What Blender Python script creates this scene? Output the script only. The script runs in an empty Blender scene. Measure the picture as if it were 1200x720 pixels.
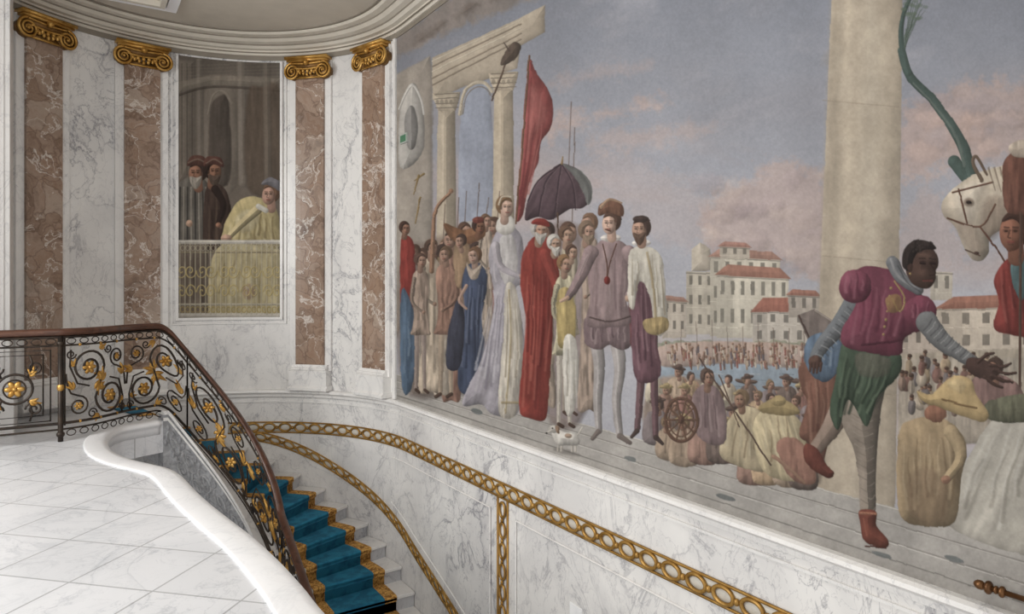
import bpy, bmesh, math, numpy as np
from mathutils import Vector
pi=math.pi
W=3.0; F=800.0; TH=math.atan(519/800); S_=math.sin(TH); C_=math.cos(TH); EZ=1.3; HY=335.0
CX,CY,R=0.94,6.65,2.06
sc=bpy.context.scene
# ------------------------------------------------------------------ helpers
def lin(c):
    o=[]
    for v in c[:3]:
        v=v/255.0
        o.append(v/12.92 if v<=0.04045 else ((v+0.055)/1.055)**2.4)
    return (*o,1.0)
def floorpt(px,py,z=0.0):
    d=F*(EZ-z)/(py-HY); lat=(px-600)/F*d
    return (lat*C_+d*S_, -lat*S_+d*C_)
def wp(t,z,off=0.0):
    "point on the stair-hall wall: t>0 along the straight right wall, t<0 round the apse"
    if t>=0: return (W-off, CY-t, z)
    a=-t/R; r=R-off
    return (CX+r*math.cos(a), CY+r*math.sin(a), z)
_ph=np.radians(np.linspace(0,150,600))
_ax=CX+R*np.cos(_ph); _ay=CY+R*np.sin(_ph)
_ad=_ax*S_+_ay*C_; _apx=600+F*(_ax*C_-_ay*S_)/_ad
def px_t(x):
    XJ=_apx[0]
    if x>=XJ:
        k=(x-600)/F; d=W/(S_+k*C_); return CY-d*(C_-k*S_)
    a=float(np.interp(-x,-_apx,_ph)); return -a*R
def wdepth(x):
    x=np.asarray(x,float); k=(x-600)/F
    ds=W/np.maximum(S_+k*C_,1e-3)
    da=np.interp(-x,-_apx,_ad)
    return np.where(x>=_apx[0],ds,da)
def wz(x,y): return EZ-(y-HY)*float(wdepth(x))/F

class MB:
    def __init__(s): s.v=[];s.f=[];s.m=[]
    def add(s,vs,fs,mi=0):
        o=len(s.v); s.v+= [tuple(p) for p in vs]; s.f+=[tuple(i+o for i in f) for f in fs]; s.m+=[mi]*len(fs)
    def box(s,x0,x1,y0,y1,z0,z1,mi=0):
        s.add([(x0,y0,z0),(x1,y0,z0),(x1,y1,z0),(x0,y1,z0),(x0,y0,z1),(x1,y0,z1),(x1,y1,z1),(x0,y1,z1)],
              [(0,3,2,1),(4,5,6,7),(0,1,5,4),(1,2,6,5),(2,3,7,6),(3,0,4,7)],mi)
    def sections(s,secs,mi=0,closed_prof=True,caps=True,loop=False):
        k=len(secs[0]); vs=[p for q in secs for p in q]; fs=[]
        n=len(secs); rng=n if loop else n-1
        for i in range(rng):
            a=i*k; b=((i+1)%n)*k
            for j in range(k if closed_prof else k-1):
                j2=(j+1)%k
                fs.append((a+j,a+j2,b+j2,b+j))
        if caps and not loop and closed_prof:
            fs.append(tuple(range(k))[::-1]); fs.append(tuple((n-1)*k+j for j in range(k)))
        s.add(vs,fs,mi)
    def tube(s,pts,r,n=6,mi=0,closed=False,flat=1.0,up=None):
        P=[Vector(p) for p in pts]; N=len(P)
        if N<2: return
        rad=(lambda i:r) if not callable(r) else (lambda i:r(i/(N-1)))
        secs=[]; u=None
        for i in range(N):
            if closed: t=(P[(i+1)%N]-P[i-1])
            else: t=(P[min(i+1,N-1)]-P[max(i-1,0)])
            if t.length<1e-9: t=Vector((0,0,1))
            t.normalize()
            if up is not None: u=Vector(up)-t*Vector(up).dot(t)
            elif u is None:
                a=Vector((0,0,1)) if abs(t.z)<.9 else Vector((1,0,0)); u=a-t*a.dot(t)
            else: u=u-t*u.dot(t)
            if u.length<1e-6:
                a=Vector((1,0,0)); u=a-t*a.dot(t)
            u.normalize(); w=t.cross(u); rr=rad(i)
            secs.append([tuple(P[i]+(u*math.cos(2*pi*j/n)+w*math.sin(2*pi*j/n)*flat)*rr) for j in range(n)])
        s.sections(secs,mi,True,True,closed)
    def ball(s,c,rx,ry=None,rz=None,mi=0,n=8,basis=None):
        ry=ry or rx; rz=rz or rx; vs=[];fs=[]; m=n//2+1
        for i in range(m+1):
            a=pi*i/m
            for j in range(n):
                b=2*pi*j/n
                l=(rx*math.sin(a)*math.cos(b),ry*math.sin(a)*math.sin(b),rz*math.cos(a))
                if basis: p=Vector(c)+basis[0]*l[0]+basis[1]*l[1]+basis[2]*l[2]
                else: p=Vector(c)+Vector(l)
                vs.append(tuple(p))
        for i in range(m):
            for j in range(n):
                fs.append((i*n+j,(i+1)*n+j,(i+1)*n+(j+1)%n,i*n+(j+1)%n))
        s.add(vs,fs,mi)
    def obj(s,name,mats,smooth=False,parent=None,bevel=0,recalc=True):
        me=bpy.data.meshes.new(name); me.from_pydata(s.v,[],s.f)
        for m in mats: me.materials.append(m)
        me.polygons.foreach_set('material_index',s.m)
        if recalc:
            bm=bmesh.new(); bm.from_mesh(me); bmesh.ops.recalc_face_normals(bm,faces=bm.faces); bm.to_mesh(me); bm.free()
        me.polygons.foreach_set('use_smooth',[smooth]*len(me.polygons))
        me.update()
        ob=bpy.data.objects.new(name,me); sc.collection.objects.link(ob)
        if parent: ob.parent=parent
        if bevel:
            b=ob.modifiers.new('bevel','BEVEL'); b.width=bevel; b.segments=3; b.limit_method='ANGLE'; b.angle_limit=.7
        return ob
def empty(name):
    e=bpy.data.objects.new(name,None); sc.collection.objects.link(e); e.empty_display_size=.1; return e
def wsweep(mb,t0,t1,prof,mi=0,zf=None,step=.06,caps=True):
    n=max(2,int(abs(t1-t0)/step)+1); secs=[]
    ts=list(np.linspace(t0,t1,n))
    if t0<0<t1: ts=sorted(ts+[0.0])
    for t in ts:
        dz=zf(t) if zf else 0
        secs.append([wp(t,z+dz,o) for o,z in prof])
    mb.sections(secs,mi)
def rect(o0,o1,z0,z1): return [(o0,z0),(o1,z0),(o1,z1),(o0,z1)]
def psweep(mb,path,prof,mi=0,zs=None):
    secs=[];N=len(path)
    for i in range(N):
        a=Vector(path[max(i-1,0)]);b=Vector(path[min(i+1,N-1)]);t=(b-a);t.normalize(); nx,ny=t.y,-t.x
        z0=zs[i] if zs else 0
        secs.append([(path[i][0]+nx*o,path[i][1]+ny*o,z+z0) for o,z in prof])
    mb.sections(secs,mi)
def catmull(pts,closed=False,k=6):
    n=len(pts);out=[]
    P=[np.array(p,float) for p in pts]
    for i in range(n if closed else n-1):
        p0=P[i-1] if (closed or i>0) else P[0]; p1=P[i]; p2=P[(i+1)%n]
        p3=P[(i+2)%n] if (closed or i+2<n) else P[-1]
        for j in range(k):
            t=j/k
            out.append(tuple(.5*((2*p1)+(-p0+p2)*t+(2*p0-5*p1+4*p2-p3)*t*t+(-p0+3*p1-3*p2+p3)*t**3)))
    if not closed: out.append(tuple(P[-1]))
    return out
# ------------------------------------------------------------------ materials
def newmat(name):
    m=bpy.data.materials.new(name); m.use_nodes=True; nt=m.node_tree
    return m,nt,nt.nodes['Principled BSDF']
def N(nt,t,**k):
    n=nt.nodes.new(t)
    for a,b in k.items(): setattr(n,a,b)
    return n
def ramp(nt,stops,fac=None,interp='LINEAR'):
    r=N(nt,'ShaderNodeValToRGB'); cr=r.color_ramp; cr.interpolation=interp
    while len(cr.elements)<len(stops): cr.elements.new(.5)
    for e,(p,c) in zip(cr.elements,stops): e.position=p; e.color=c
    if fac: nt.links.new(fac,r.inputs[0])
    return r
def noise(nt,co,scale,detail=6,dist=0,rough=.55):
    n=N(nt,'ShaderNodeTexNoise'); n.inputs['Scale'].default_value=scale; n.inputs['Detail'].default_value=detail
    n.inputs['Distortion'].default_value=dist; n.inputs['Roughness'].default_value=rough
    nt.links.new(co,n.inputs['Vector']); return n.outputs[0]
def mixc(nt,f,a,b,mode='MIX'):
    m=N(nt,'ShaderNodeMix',data_type='RGBA',blend_type=mode)
    for sck,v in ((m.inputs[0],f),(m.inputs[6],a),(m.inputs[7],b)):
        if hasattr(v,'node'): nt.links.new(v,sck)
        else: sck.default_value=v
    return m.outputs[2]
def marble(name,base=(231,229,226),vein=(148,147,152),scale=1.0,rough=.3,amt=.95,tiles=False):
    m,nt,b=newmat(name); co=N(nt,'ShaderNodeTexCoord').outputs['Object']
    mp=N(nt,'ShaderNodeMapping'); mp.inputs['Rotation'].default_value=(.6,.5,.7); mp.inputs['Scale'].default_value=(1,1,.7); nt.links.new(co,mp.inputs[0]); v=mp.outputs[0]
    K=(0,0,0,1)
    def g(x): return (x,x,x,1)
    n1=noise(nt,v,1.6*scale,9,1.0,.6); r1=ramp(nt,[(0,K),(.482,K),(.5,g(.85*amt)),(.514,g(.16*amt)),(.57,K)],n1)
    n2=noise(nt,v,3.6*scale,8,.8,.6); r2=ramp(nt,[(0,K),(.487,K),(.5,g(.65*amt)),(.513,K)],n2)
    n5=noise(nt,v,7.0*scale,6,.6,.6); r5=ramp(nt,[(0,K),(.488,K),(.5,g(.4*amt)),(.512,K)],n5)
    n3=noise(nt,v,1.1*scale,7,.8); r3=ramp(nt,[(.45,K),(.75,g(.42*amt))],n3)
    a=mixc(nt,1.0,r1.outputs[0],r2.outputs[0],'ADD'); a=mixc(nt,1.0,a,r5.outputs[0],'ADD')
    n4=noise(nt,v,.8*scale,3); r4=ramp(nt,[(.38,g(.3)),(.6,g(1))],n4)
    a=mixc(nt,1.0,a,r4.outputs[0],'MULTIPLY')
    a=mixc(nt,1.0,a,r3.outputs[0],'ADD')
    c=mixc(nt,a,lin(base),lin(vein))
    if tiles:
        mp2=N(nt,'ShaderNodeMapping'); mp2.inputs['Rotation'].default_value=(0,0,math.radians(45)); nt.links.new(co,mp2.inputs[0])
        br=N(nt,'ShaderNodeTexBrick'); br.offset=0; br.inputs['Scale'].default_value=1.0
        br.inputs['Color1'].default_value=g(1); br.inputs['Color2'].default_value=g(.90); br.inputs['Mortar'].default_value=g(.55)
        br.inputs['Mortar Size'].default_value=.005; br.inputs['Brick Width'].default_value=.42; br.inputs['Row Height'].default_value=.42
        nt.links.new(mp2.outputs[0],br.inputs['Vector'])
        c=mixc(nt,1.0,c,br.outputs['Color'],'MULTIPLY')
    nt.links.new(c,b.inputs['Base Color']); b.inputs['Roughness'].default_value=rough
    return m
M_white=marble('white_veined_marble')
M_trim=marble('white_marble_trim',base=(234,232,229),vein=(170,169,172),amt=.55)
M_floor=marble('marble_floor_tiles',base=(232,233,236),vein=(178,182,188),amt=.6,rough=.28,tiles=True)
M_rim=marble('marble_rim',base=(242,242,243),vein=(200,202,206),amt=.35)
M_step=marble('grey_marble_steps',base=(196,196,199),vein=(120,122,128),amt=.9)
def breccia():
    m,nt,b=newmat('breccia_marble'); co=N(nt,'ShaderNodeTexCoord').outputs['Object']
    nn=N(nt,'ShaderNodeTexNoise'); nn.inputs['Scale'].default_value=2.6; nn.inputs['Detail'].default_value=7; nt.links.new(co,nn.inputs['Vector'])
    vs=N(nt,'ShaderNodeVectorMath',operation='SCALE'); vs.inputs['Scale'].default_value=.7; nt.links.new(nn.outputs['Color'],vs.inputs[0])
    vc=N(nt,'ShaderNodeVectorMath',operation='ADD'); nt.links.new(co,vc.inputs[0]); nt.links.new(vs.outputs[0],vc.inputs[1])
    v=vc.outputs[0]
    vo=N(nt,'ShaderNodeTexVoronoi'); vo.inputs['Scale'].default_value=4.0; nt.links.new(v,vo.inputs['Vector'])
    sep=N(nt,'ShaderNodeSeparateColor'); nt.links.new(vo.outputs['Color'],sep.inputs[0])
    r=ramp(nt,[(0,lin((120,98,82))),(.3,lin((152,130,114))),(.5,lin((172,154,140))),(.66,lin((134,108,88))),(.8,lin((188,176,164))),(1,lin((98,76,60)))],sep.outputs[0])
    n0=noise(nt,v,4.2,9,.3,.68); r0=ramp(nt,[(.3,lin((84,64,54))),(.42,lin((134,108,90))),(.52,lin((168,144,126))),(.6,lin((150,118,96))),(.72,lin((206,194,182)))],n0)
    c=mixc(nt,.6,r.outputs[0],r0.outputs[0])
    ve=N(nt,'ShaderNodeTexVoronoi',feature='DISTANCE_TO_EDGE'); ve.inputs['Scale'].default_value=4.0; nt.links.new(v,ve.inputs['Vector'])
    rv=ramp(nt,[(0,(.55,.55,.55,1)),(.05,(0,0,0,1))],ve.outputs['Distance'])
    c=mixc(nt,rv.outputs[0],c,lin((96,70,56)))
    n9=noise(nt,v,2.4,6,.5); r9=ramp(nt,[(0,(0,0,0,1)),(.485,(0,0,0,1)),(.5,(.8,.8,.8,1)),(.515,(0,0,0,1))],n9)
    c=mixc(nt,r9.outputs[0],c,lin((224,216,208)))
    nt.links.new(c,b.inputs['Base Color']); b.inputs['Roughness'].default_value=.3
    return m
M_brec=breccia()
def metal(name,c1,c2,rough=.35,met=.85,sc_=12):
    m,nt,b=newmat(name); co=N(nt,'ShaderNodeTexCoord').outputs['Object']
    r=ramp(nt,[(.35,lin(c1)),(.65,lin(c2))],noise(nt,co,sc_,4))
    nt.links.new(r.outputs[0],b.inputs['Base Color']); b.inputs['Metallic'].default_value=met; b.inputs['Roughness'].default_value=rough
    return m
M_gold=metal('gilding',(168,122,52),(204,162,90),.36,.6)
M_band=metal('gilt_bronze_band',(146,108,48),(182,142,76),.38,.5)
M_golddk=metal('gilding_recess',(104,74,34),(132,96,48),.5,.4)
M_iron=metal('wrought_iron',(40,34,30),(66,54,44),.45,.5)
def wood():
    m,nt,b=newmat('handrail_wood'); co=N(nt,'ShaderNodeTexCoord').outputs['Object']
    r=ramp(nt,[(.3,lin((62,38,28))),(.7,lin((100,66,50)))],noise(nt,co,9,5,1)); nt.links.new(r.outputs[0],b.inputs['Base Color']); b.inputs['Roughness'].default_value=.3
    return m
M_wood=wood()
def plain(name,c,rough=.6,v=.06):
    m,nt,b=newmat(name); co=N(nt,'ShaderNodeTexCoord').outputs['Object']
    l=lin(c); a=tuple(x*(1-v) for x in l[:3])+(1,); d=tuple(min(1,x*(1+v)) for x in l[:3])+(1,)
    r=ramp(nt,[(.35,a),(.65,d)],noise(nt,co,5,5)); nt.links.new(r.outputs[0],b.inputs['Base Color']); b.inputs['Roughness'].default_value=rough
    return m
M_ceil=plain('ceiling_plaster',(196,188,175),.8,.04)
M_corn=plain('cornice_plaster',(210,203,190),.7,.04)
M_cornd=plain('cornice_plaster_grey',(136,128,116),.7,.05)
def relief():
    m,nt,b=newmat('carved_grey_stone'); co=N(nt,'ShaderNodeTexCoord').outputs['Object']
    n=noise(nt,co,14,6,1); r=ramp(nt,[(.3,lin((132,133,136))),(.7,lin((184,185,188)))],n); nt.links.new(r.outputs[0],b.inputs['Base Color'])
    bp=N(nt,'ShaderNodeBump'); bp.inputs['Strength'].default_value=.5; bp.inputs['Distance'].default_value=.02; nt.links.new(n,bp.inputs['Height']); nt.links.new(bp.outputs[0],b.inputs['Normal'])
    b.inputs['Roughness'].default_value=.55; return m
M_rel=relief()
def carpet(name,c1,c2,sc_,vor=False):
    m,nt,b=newmat(name); co=N(nt,'ShaderNodeTexCoord').outputs['Object']
    n=noise(nt,co,sc_,5,1.5 if vor else 0); r=ramp(nt,[(.4,lin(c1)),(.58,lin(c2))],n); nt.links.new(r.outputs[0],b.inputs['Base Color'])
    n2=noise(nt,co,260,2); bp=N(nt,'ShaderNodeBump'); bp.inputs['Strength'].default_value=.4; bp.inputs['Distance'].default_value=.004
    nt.links.new(n2,bp.inputs['Height']); nt.links.new(bp.outputs[0],b.inputs['Normal']); b.inputs['Roughness'].default_value=.95
    return m
M_blue=carpet('carpet_blue',(22,96,126),(36,120,150),10)
M_cgold=carpet('carpet_gold_border',(132,88,38),(214,166,90),24,True)
# ------------------------------------------------------------------ room shell
ZC=4.22
mb=MB(); wsweep(mb,-R*pi,0,rect(-.15,0,-3.6,4.4)); ob=mb.obj('wall_back',[M_white],True)
md=ob.modifiers.new('es','EDGE_SPLIT'); md.split_angle=.6
mb=MB(); mb.box(W,W+.15,-2.0,CY,-3.6,4.4); mb.obj('wall_right',[M_white])
mb=MB(); mb.box(-4.2,W+.1,-2.0,CY+R+.1,ZC,ZC+.1); mb.obj('ceiling',[M_ceil])
mb=MB()
def frame(mb,x0,x1,y0,y1,w,z0,z1,mi=0):
    mb.box(x0,x1,y1-w,y1,z0,z1,mi); mb.box(x0,x1,y0,y0+w,z0,z1,mi); mb.box(x0,x0+w,y0+w,y1-w,z0,z1,mi); mb.box(x1-w,x1,y0+w,y1-w,z0,z1,mi)
frame(mb,-.9,.95,2.0,8.0,.10,ZC-.035,ZC+.01); frame(mb,-.78,.83,2.12,7.88,.05,ZC-.06,ZC+.01,1); frame(mb,-.6,.65,2.3,7.7,.03,ZC-.03,ZC+.01)
mb.box(-.57,.62,2.33,7.67,ZC-.012,ZC+.01,2)
mb.obj('trim_1',[plain('coffer_white',(240,240,242),.7,.02),M_corn,plain('coffer_field',(206,208,212),.8)])
mb=MB()
prof=[(0,4.036),(.03,4.036),(.035,4.06),(.06,4.065),(.06,4.085),(.11,4.09),(.14,4.115),(.14,4.13),(.2,4.14),(.24,4.165),(.24,4.18),(.31,4.185),(.33,4.20),(.33,ZC+.01),(0,ZC+.01)]
wsweep(mb,-R*pi+.01,CY+1.9,prof); mb.obj('trim_2',[M_corn])
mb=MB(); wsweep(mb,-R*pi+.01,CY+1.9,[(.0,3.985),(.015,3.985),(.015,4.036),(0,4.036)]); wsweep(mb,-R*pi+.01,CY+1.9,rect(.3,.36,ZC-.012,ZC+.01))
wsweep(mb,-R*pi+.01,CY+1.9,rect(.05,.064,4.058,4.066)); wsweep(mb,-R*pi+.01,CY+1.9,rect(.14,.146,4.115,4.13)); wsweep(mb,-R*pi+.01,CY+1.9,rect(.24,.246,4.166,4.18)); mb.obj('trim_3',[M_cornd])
mb=MB()
wsweep(mb,-R*math.radians(100),CY+1.9,[(0,.066),(.05,.066),(.07,.055),(.075,.035),(.06,.02),(.04,.01),(.035,-.02),(0,-.02)])
wsweep(mb,-R*math.radians(100),CY+1.9,[(0,-.09),(.014,-.09),(.014,-.075),(0,-.075)])
mb.obj('trim_4',[M_trim])
# ------------------------------------------------------------------ guilloche gilt bands
def band(mb,t0,t1,zt,zb,zf=None,pitch=.19,oh=.015):
    f=zf or (lambda t:0)
    for (a,b) in ((zt-.014,zt),(zb,zb+.014)): wsweep(mb,t0,t1,rect(.001,oh,a,b),0,zf)
    wsweep(mb,t0,t1,rect(.001,.003,zb,zt),1,zf)
    n=int((t1-t0)/pitch); zm=(zt+zb)/2; h=(zt-zb)/2-.022
    for i in range(n):
        tc=t0+(i+.5)*pitch; a=pitch*.36
        pts=[wp(tc+a*math.cos(q),zm+h*math.sin(q)+f(tc+a*math.cos(q)),.013) for q in np.linspace(0,2*pi,21)[:-1]]
        mb.tube(pts,.0125,6,0,True)
        if i<n-1:
            tt=tc+pitch/2
            mb.ball(wp(tt,zm+f(tt),.018),.018,.018,.022,0,6)
mb=MB()
band(mb,-R*math.radians(72),CY+1.8,-.32,-.456)
TX=[px_t(x) for x in (290,305,350,400,430,480,540)]; TX+= [TX[-1]+4]
TZ=[-.40,-.43,-.57,-.82,-.98,-1.34,-1.72,-1.72-1.75]
tcs=np.array(TX);tzs=np.array(TZ)
zfn=lambda t: float(np.interp(t,tcs,tzs)+np.interp(t-.12,tcs,tzs)+np.interp(t+.12,tcs,tzs)+np.interp(t-.24,tcs,tzs)+np.interp(t+.24,tcs,tzs))/5
band(mb,-R*math.radians(64),TX[-1]-1.0,.0,-.12,zfn,.17)
tv=px_t(590); zt=-.456
for s in (-1,1):
    mb.add([wp(tv+s*.075-.008,zt,0.001),wp(tv+s*.075+.008,zt,0.001),wp(tv+s*.075+.008,-3.5,0.001),wp(tv+s*.075-.008,-3.5,0.001),
            wp(tv+s*.075-.008,zt,.015),wp(tv+s*.075+.008,zt,.015),wp(tv+s*.075+.008,-3.5,.015),wp(tv+s*.075-.008,-3.5,.015)],
           [(0,1,2,3),(4,5,6,7),(0,1,5,4),(1,2,6,5),(2,3,7,6),(3,0,4,7)],0)
for i in range(18):
    zc=zt-.09-i*.17
    if zc<-3.4: break
    mb.tube([wp(tv+.042*math.cos(q),zc+.062*math.sin(q),.013) for q in np.linspace(0,2*pi,19)[:-1]],.011,6,0,True)
    mb.ball(wp(tv,zc-.085,.015),.014,.014,.02,0,6)
M_fill=marble('band_ground_marble',base=(208,203,192),vein=(170,165,155),amt=.4)
mb.obj('trim_5',[M_band,M_fill],True)
mb=MB()
def wline(ptz,w=.012,o=.018):
    for (a,b) in zip(ptz[:-1],ptz[1:]):
        n=max(2,int(abs(b[0]-a[0])/.08)+2)
        mb.tube([wp(a[0]+(b[0]-a[0])*i/(n-1),a[1]+(b[1]-a[1])*i/(n-1),o*.5) for i in range(n)],w*.6,4)
wline([(tv+.2,-.58),(CY+1.5,-.58)]); wline([(tv+.2,-.58),(tv+.2,-3.4)])
wline([(tv-.2,-.58),(tv-.2,zfn(tv-.2)+.1)]); wline([(-.35,-.58),(tv-.2,-.58)])
ts=np.linspace(-.35,tv-.2,14); wline([(t,zfn(t)+.1) for t in ts])
mb.obj('trim_6',[M_trim])
# ------------------------------------------------------------------ pilasters
def basis(t):
    a=-t/R if t<0 else 0
    n=Vector((-math.cos(a),-math.sin(a),0)); u=Vector((math.sin(a),-math.cos(a),0)); return u,n
def capital(par,t,zt):
    u,n=basis(t); c=Vector(wp(t,0,0)); z=Vector((0,0,1))
    mb=MB()
    def P(x,o,h): return tuple(c+u*x+n*o+z*h)
    def bx(x0,x1,o0,o1,h0,h1,mi=0):
        mb.add([P(x0,o0,h0),P(x1,o0,h0),P(x1,o1,h0),P(x0,o1,h0),P(x0,o0,h1),P(x1,o0,h1),P(x1,o1,h1),P(x0,o1,h1)],
               [(0,3,2,1),(4,5,6,7),(0,1,5,4),(1,2,6,5),(2,3,7,6),(3,0,4,7)],mi)
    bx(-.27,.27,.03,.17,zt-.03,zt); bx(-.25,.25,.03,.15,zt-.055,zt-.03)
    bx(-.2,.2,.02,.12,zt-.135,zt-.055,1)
    mb.tube([P(x,.125,zt-.07-.012*math.cos(x/.2*pi/2)) for x in np.linspace(-.2,.2,12)],.011,6)
    mb.tube([P(x,.125,zt-.125-.018*math.cos(x/.2*pi/2)) for x in np.linspace(-.17,.17,12)],.011,6)
    for s in (-1,1):
        cx,cz=s*.195,zt-.165
        secs=[]
        for o in (.025,.11):
            secs.append([P(cx+.088*math.cos(q),o,cz+.088*math.sin(q)) for q in np.linspace(0,2*pi,19)[:-1]])
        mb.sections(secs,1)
        pts=[]
        for k in range(50):
            q=k/49; r=.1*(1-.82*q); a=pi/2+ s*(-1)*q*2*pi*2.3
            pts.append(P(cx+r*math.cos(a),.122,cz+r*math.sin(a)))
        mb.tube(pts,lambda q:.016*(1-.5*q),6)
        mb.ball(P(cx,.125,cz),.018,.018,.018,0,8)
    for k in range(5):
        x=-.11+k*.055
        mb.ball(P(x,.11,zt-.16),.022,.022,.032,0,8)
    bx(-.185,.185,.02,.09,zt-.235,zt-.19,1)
    mb.tube([P(x,.09,zt-.235) for x in (-.19,.19)],.013,6)
    mb.ball(P(0,.15,zt-.075),.035,.035,.035,0,8)
    for k in range(-2,3):
        mb.ball(P(k*.045,.12,zt-.205+.012*abs(k)),.02,.014,.026,0,6)
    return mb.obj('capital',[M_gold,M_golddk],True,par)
def pilaster(p0,p1):
    par=empty('ionic_pilaster')
    t0=px_t(p1);t1=px_t(p0)
    if t0>t1:t0,t1=t1,t0
    tc=(t0+t1)/2; hw=.185; t0,t1=tc-hw,tc+hw
    mb=MB(); wsweep(mb,t0-.085,t1+.085,rect(.002,.03,.30,3.98)); mb.obj('backing_panel',[M_trim],False,par)
    mb=MB(); wsweep(mb,t0,t1,rect(.025,.062,.37,3.80)); mb.obj('shaft',[M_brec],False,par)
    mb=MB()
    wsweep(mb,t0-.05,t1+.05,[(0.002,.37),(0.002,.30),(.085,.30),(.095,.315),(.085,.335),(.07,.34),(.065,.36),(.062,.37)])
    wsweep(mb,t0-.07,t1+.07,rect(0.002,.105,.12,.30)); wsweep(mb,t0-.09,t1+.09,[(0.002,.07),(.13,.07),(.13,.10),(.108,.125),(0.002,.125)])
    mb.obj('base',[M_trim],False,par)
    capital(par,tc,3.98)
for a,b in ((29,66),(144,187),(346,385),(430,453)): pilaster(a,b)
# ------------------------------------------------------------------ painter
rs=np.random.RandomState(5); T=rs.rand(256,256).astype(np.float32)
def vn(x,y):
    xi=np.floor(x).astype(int); yi=np.floor(y).astype(int); fx=x-xi; fy=y-yi
    fx=fx*fx*(3-2*fx); fy=fy*fy*(3-2*fy)
    a=T[yi&255,xi&255];b=T[yi&255,(xi+1)&255];c=T[(yi+1)&255,xi&255];d=T[(yi+1)&255,(xi+1)&255]
    return (a*(1-fx)+b*fx)*(1-fy)+(c*(1-fx)+d*fx)*fy
def fbm(x,y,o=5):
    s=0;a=.5;t=0
    for i in range(o):
        s=s+a*vn(x*2**i+17*i,y*2**i+31*i); t+=a; a*=.55
    return s/t
class Paint:
    def __init__(s,x0,x1,nc,z0,z1,nr):
        s.xs=np.linspace(x0,x1,nc); s.zs=np.linspace(z1,z0,nr); D=wdepth(s.xs)
        s.PX=np.broadcast_to(s.xs[None,:],(nr,nc)).astype(np.float32).copy()
        s.PY=(HY-(s.zs[:,None]-EZ)*F/D[None,:]).astype(np.float32)
        s.C=np.zeros((nr,nc,3),np.float32); s.k=0
    def box(s,pts,m):
        a=np.array(pts); x0,y0=a.min(0)-m; x1,y1=a.max(0)+m
        c0=max(0,np.searchsorted(s.xs,x0)); c1=min(len(s.xs),np.searchsorted(s.xs,x1)+1)
        if c1<=c0+1: return None
        sub=s.PY[:,c0:c1]; lo=sub.min(1);hi=sub.max(1); rr=np.where((hi>=y0)&(lo<=y1))[0]
        if len(rr)<2: return None
        return slice(rr[0],rr[-1]+1),slice(c0,c1)
    def put(s,sl,sd,col,a,soft,edge,ew,fold,shear,fs,rough):
        X=s.PX[sl];Y=s.PY[sl]; s.k+=1
        lg=0
        if edge:
            gy,gx=np.gradient(sd); mg=np.sqrt(gx*gx+gy*gy)+1e-6
            lg=-(gx*.75+gy*.66)/mg*np.exp(np.minimum(sd,0)/(ew*2.0))*edge*1.15
        if rough: sd=sd+(vn(X/3.1+s.k,Y/3.1)-.5)*rough*.6+(vn(X/9+s.k,Y/9)-.5)*rough*1.1
        m=np.clip(.5-sd/soft,0,1)*a
        c=np.array(col,np.float32)[None,None,:]*np.ones(sd.shape+(1,),np.float32)
        sh=1.0+lg
        if edge: sh=sh*(1-edge*.6*np.exp(np.minimum(sd,0)/ew))
        if fold:
            f=vn((X-shear*Y)/fs+s.k*7.3,Y/(fs*5)+s.k*1.7)*.6+vn((X-shear*Y)/(fs*.45)+s.k*3.3,Y/(fs*2.6))*.4
            sh=sh*(1+fold*(f-.5)*2.5)
        sh=sh*(1+.06*(vn(X/4.0+s.k*2,Y/4.0)-.5)+.10*(vn(X/14.0+s.k*2,Y/14.0)-.5))
        c=c*(sh[...,None] if not np.isscalar(sh) else sh)
        s.C[sl]=s.C[sl]*(1-m[...,None])+np.clip(c,0,255)*m[...,None]
    def P(s,col,pts,a=1,soft=1.2,sm=True,edge=.22,ew=3.5,fold=.16,shear=0.0,fs=5.0,rough=.8):
        p=catmull(pts,True,5) if sm else pts
        sl=s.box(p,soft+2)
        if sl is None: return
        X=s.PX[sl];Y=s.PY[sl]; d2=np.full(X.shape,1e9,np.float32); inside=np.zeros(X.shape,bool); n=len(p)
        for i in range(n):
            ax,ay=p[i];bx,by=p[(i+1)%n]; ex,ey=bx-ax,by-ay; L=ex*ex+ey*ey+1e-9
            t=np.clip(((X-ax)*ex+(Y-ay)*ey)/L,0,1); d2=np.minimum(d2,(X-ax-t*ex)**2+(Y-ay-t*ey)**2)
            if ay!=by:
                c=((ay>Y)!=(by>Y))&(X<(ex)*(Y-ay)/(ey)+ax); inside^=c
        sd=np.sqrt(d2); sd=np.where(inside,-sd,sd)
        s.put(sl,sd,col,a,soft,edge,ew,fold,shear,fs,rough)
    def L(s,col,pts,w,w2=None,a=1,soft=1.0,edge=.15,sm=True,fold=.05,rough=.2):
        p=catmull(pts,False,5) if (sm and len(pts)>2) else pts
        w2=w if w2 is None else w2
        sl=s.box(p,max(w,w2)+soft+1)
        if sl is None: return
        X=s.PX[sl];Y=s.PY[sl]; sd=np.full(X.shape,1e9,np.float32); n=len(p)-1
        for i in range(n):
            ax,ay=p[i];bx,by=p[i+1]; ex,ey=bx-ax,by-ay; L=ex*ex+ey*ey+1e-9
            t=np.clip(((X-ax)*ex+(Y-ay)*ey)/L,0,1); r=(w+(w2-w)*((i+t)/n))*.5
            sd=np.minimum(sd,np.sqrt((X-ax-t*ex)**2+(Y-ay-t*ey)**2)-r)
        s.put(sl,sd,col,a,soft,edge,2.5,fold,0,5,rough)
    def E(s,col,cx,cy,rx,ry,rot=0,**k):
        c,q=math.cos(rot),math.sin(rot)
        s.P(col,[(cx+rx*math.cos(a)*c-ry*math.sin(a)*q,cy+rx*math.cos(a)*q+ry*math.sin(a)*c) for a in np.linspace(0,2*pi,11)[:-1]],**k)
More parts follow.
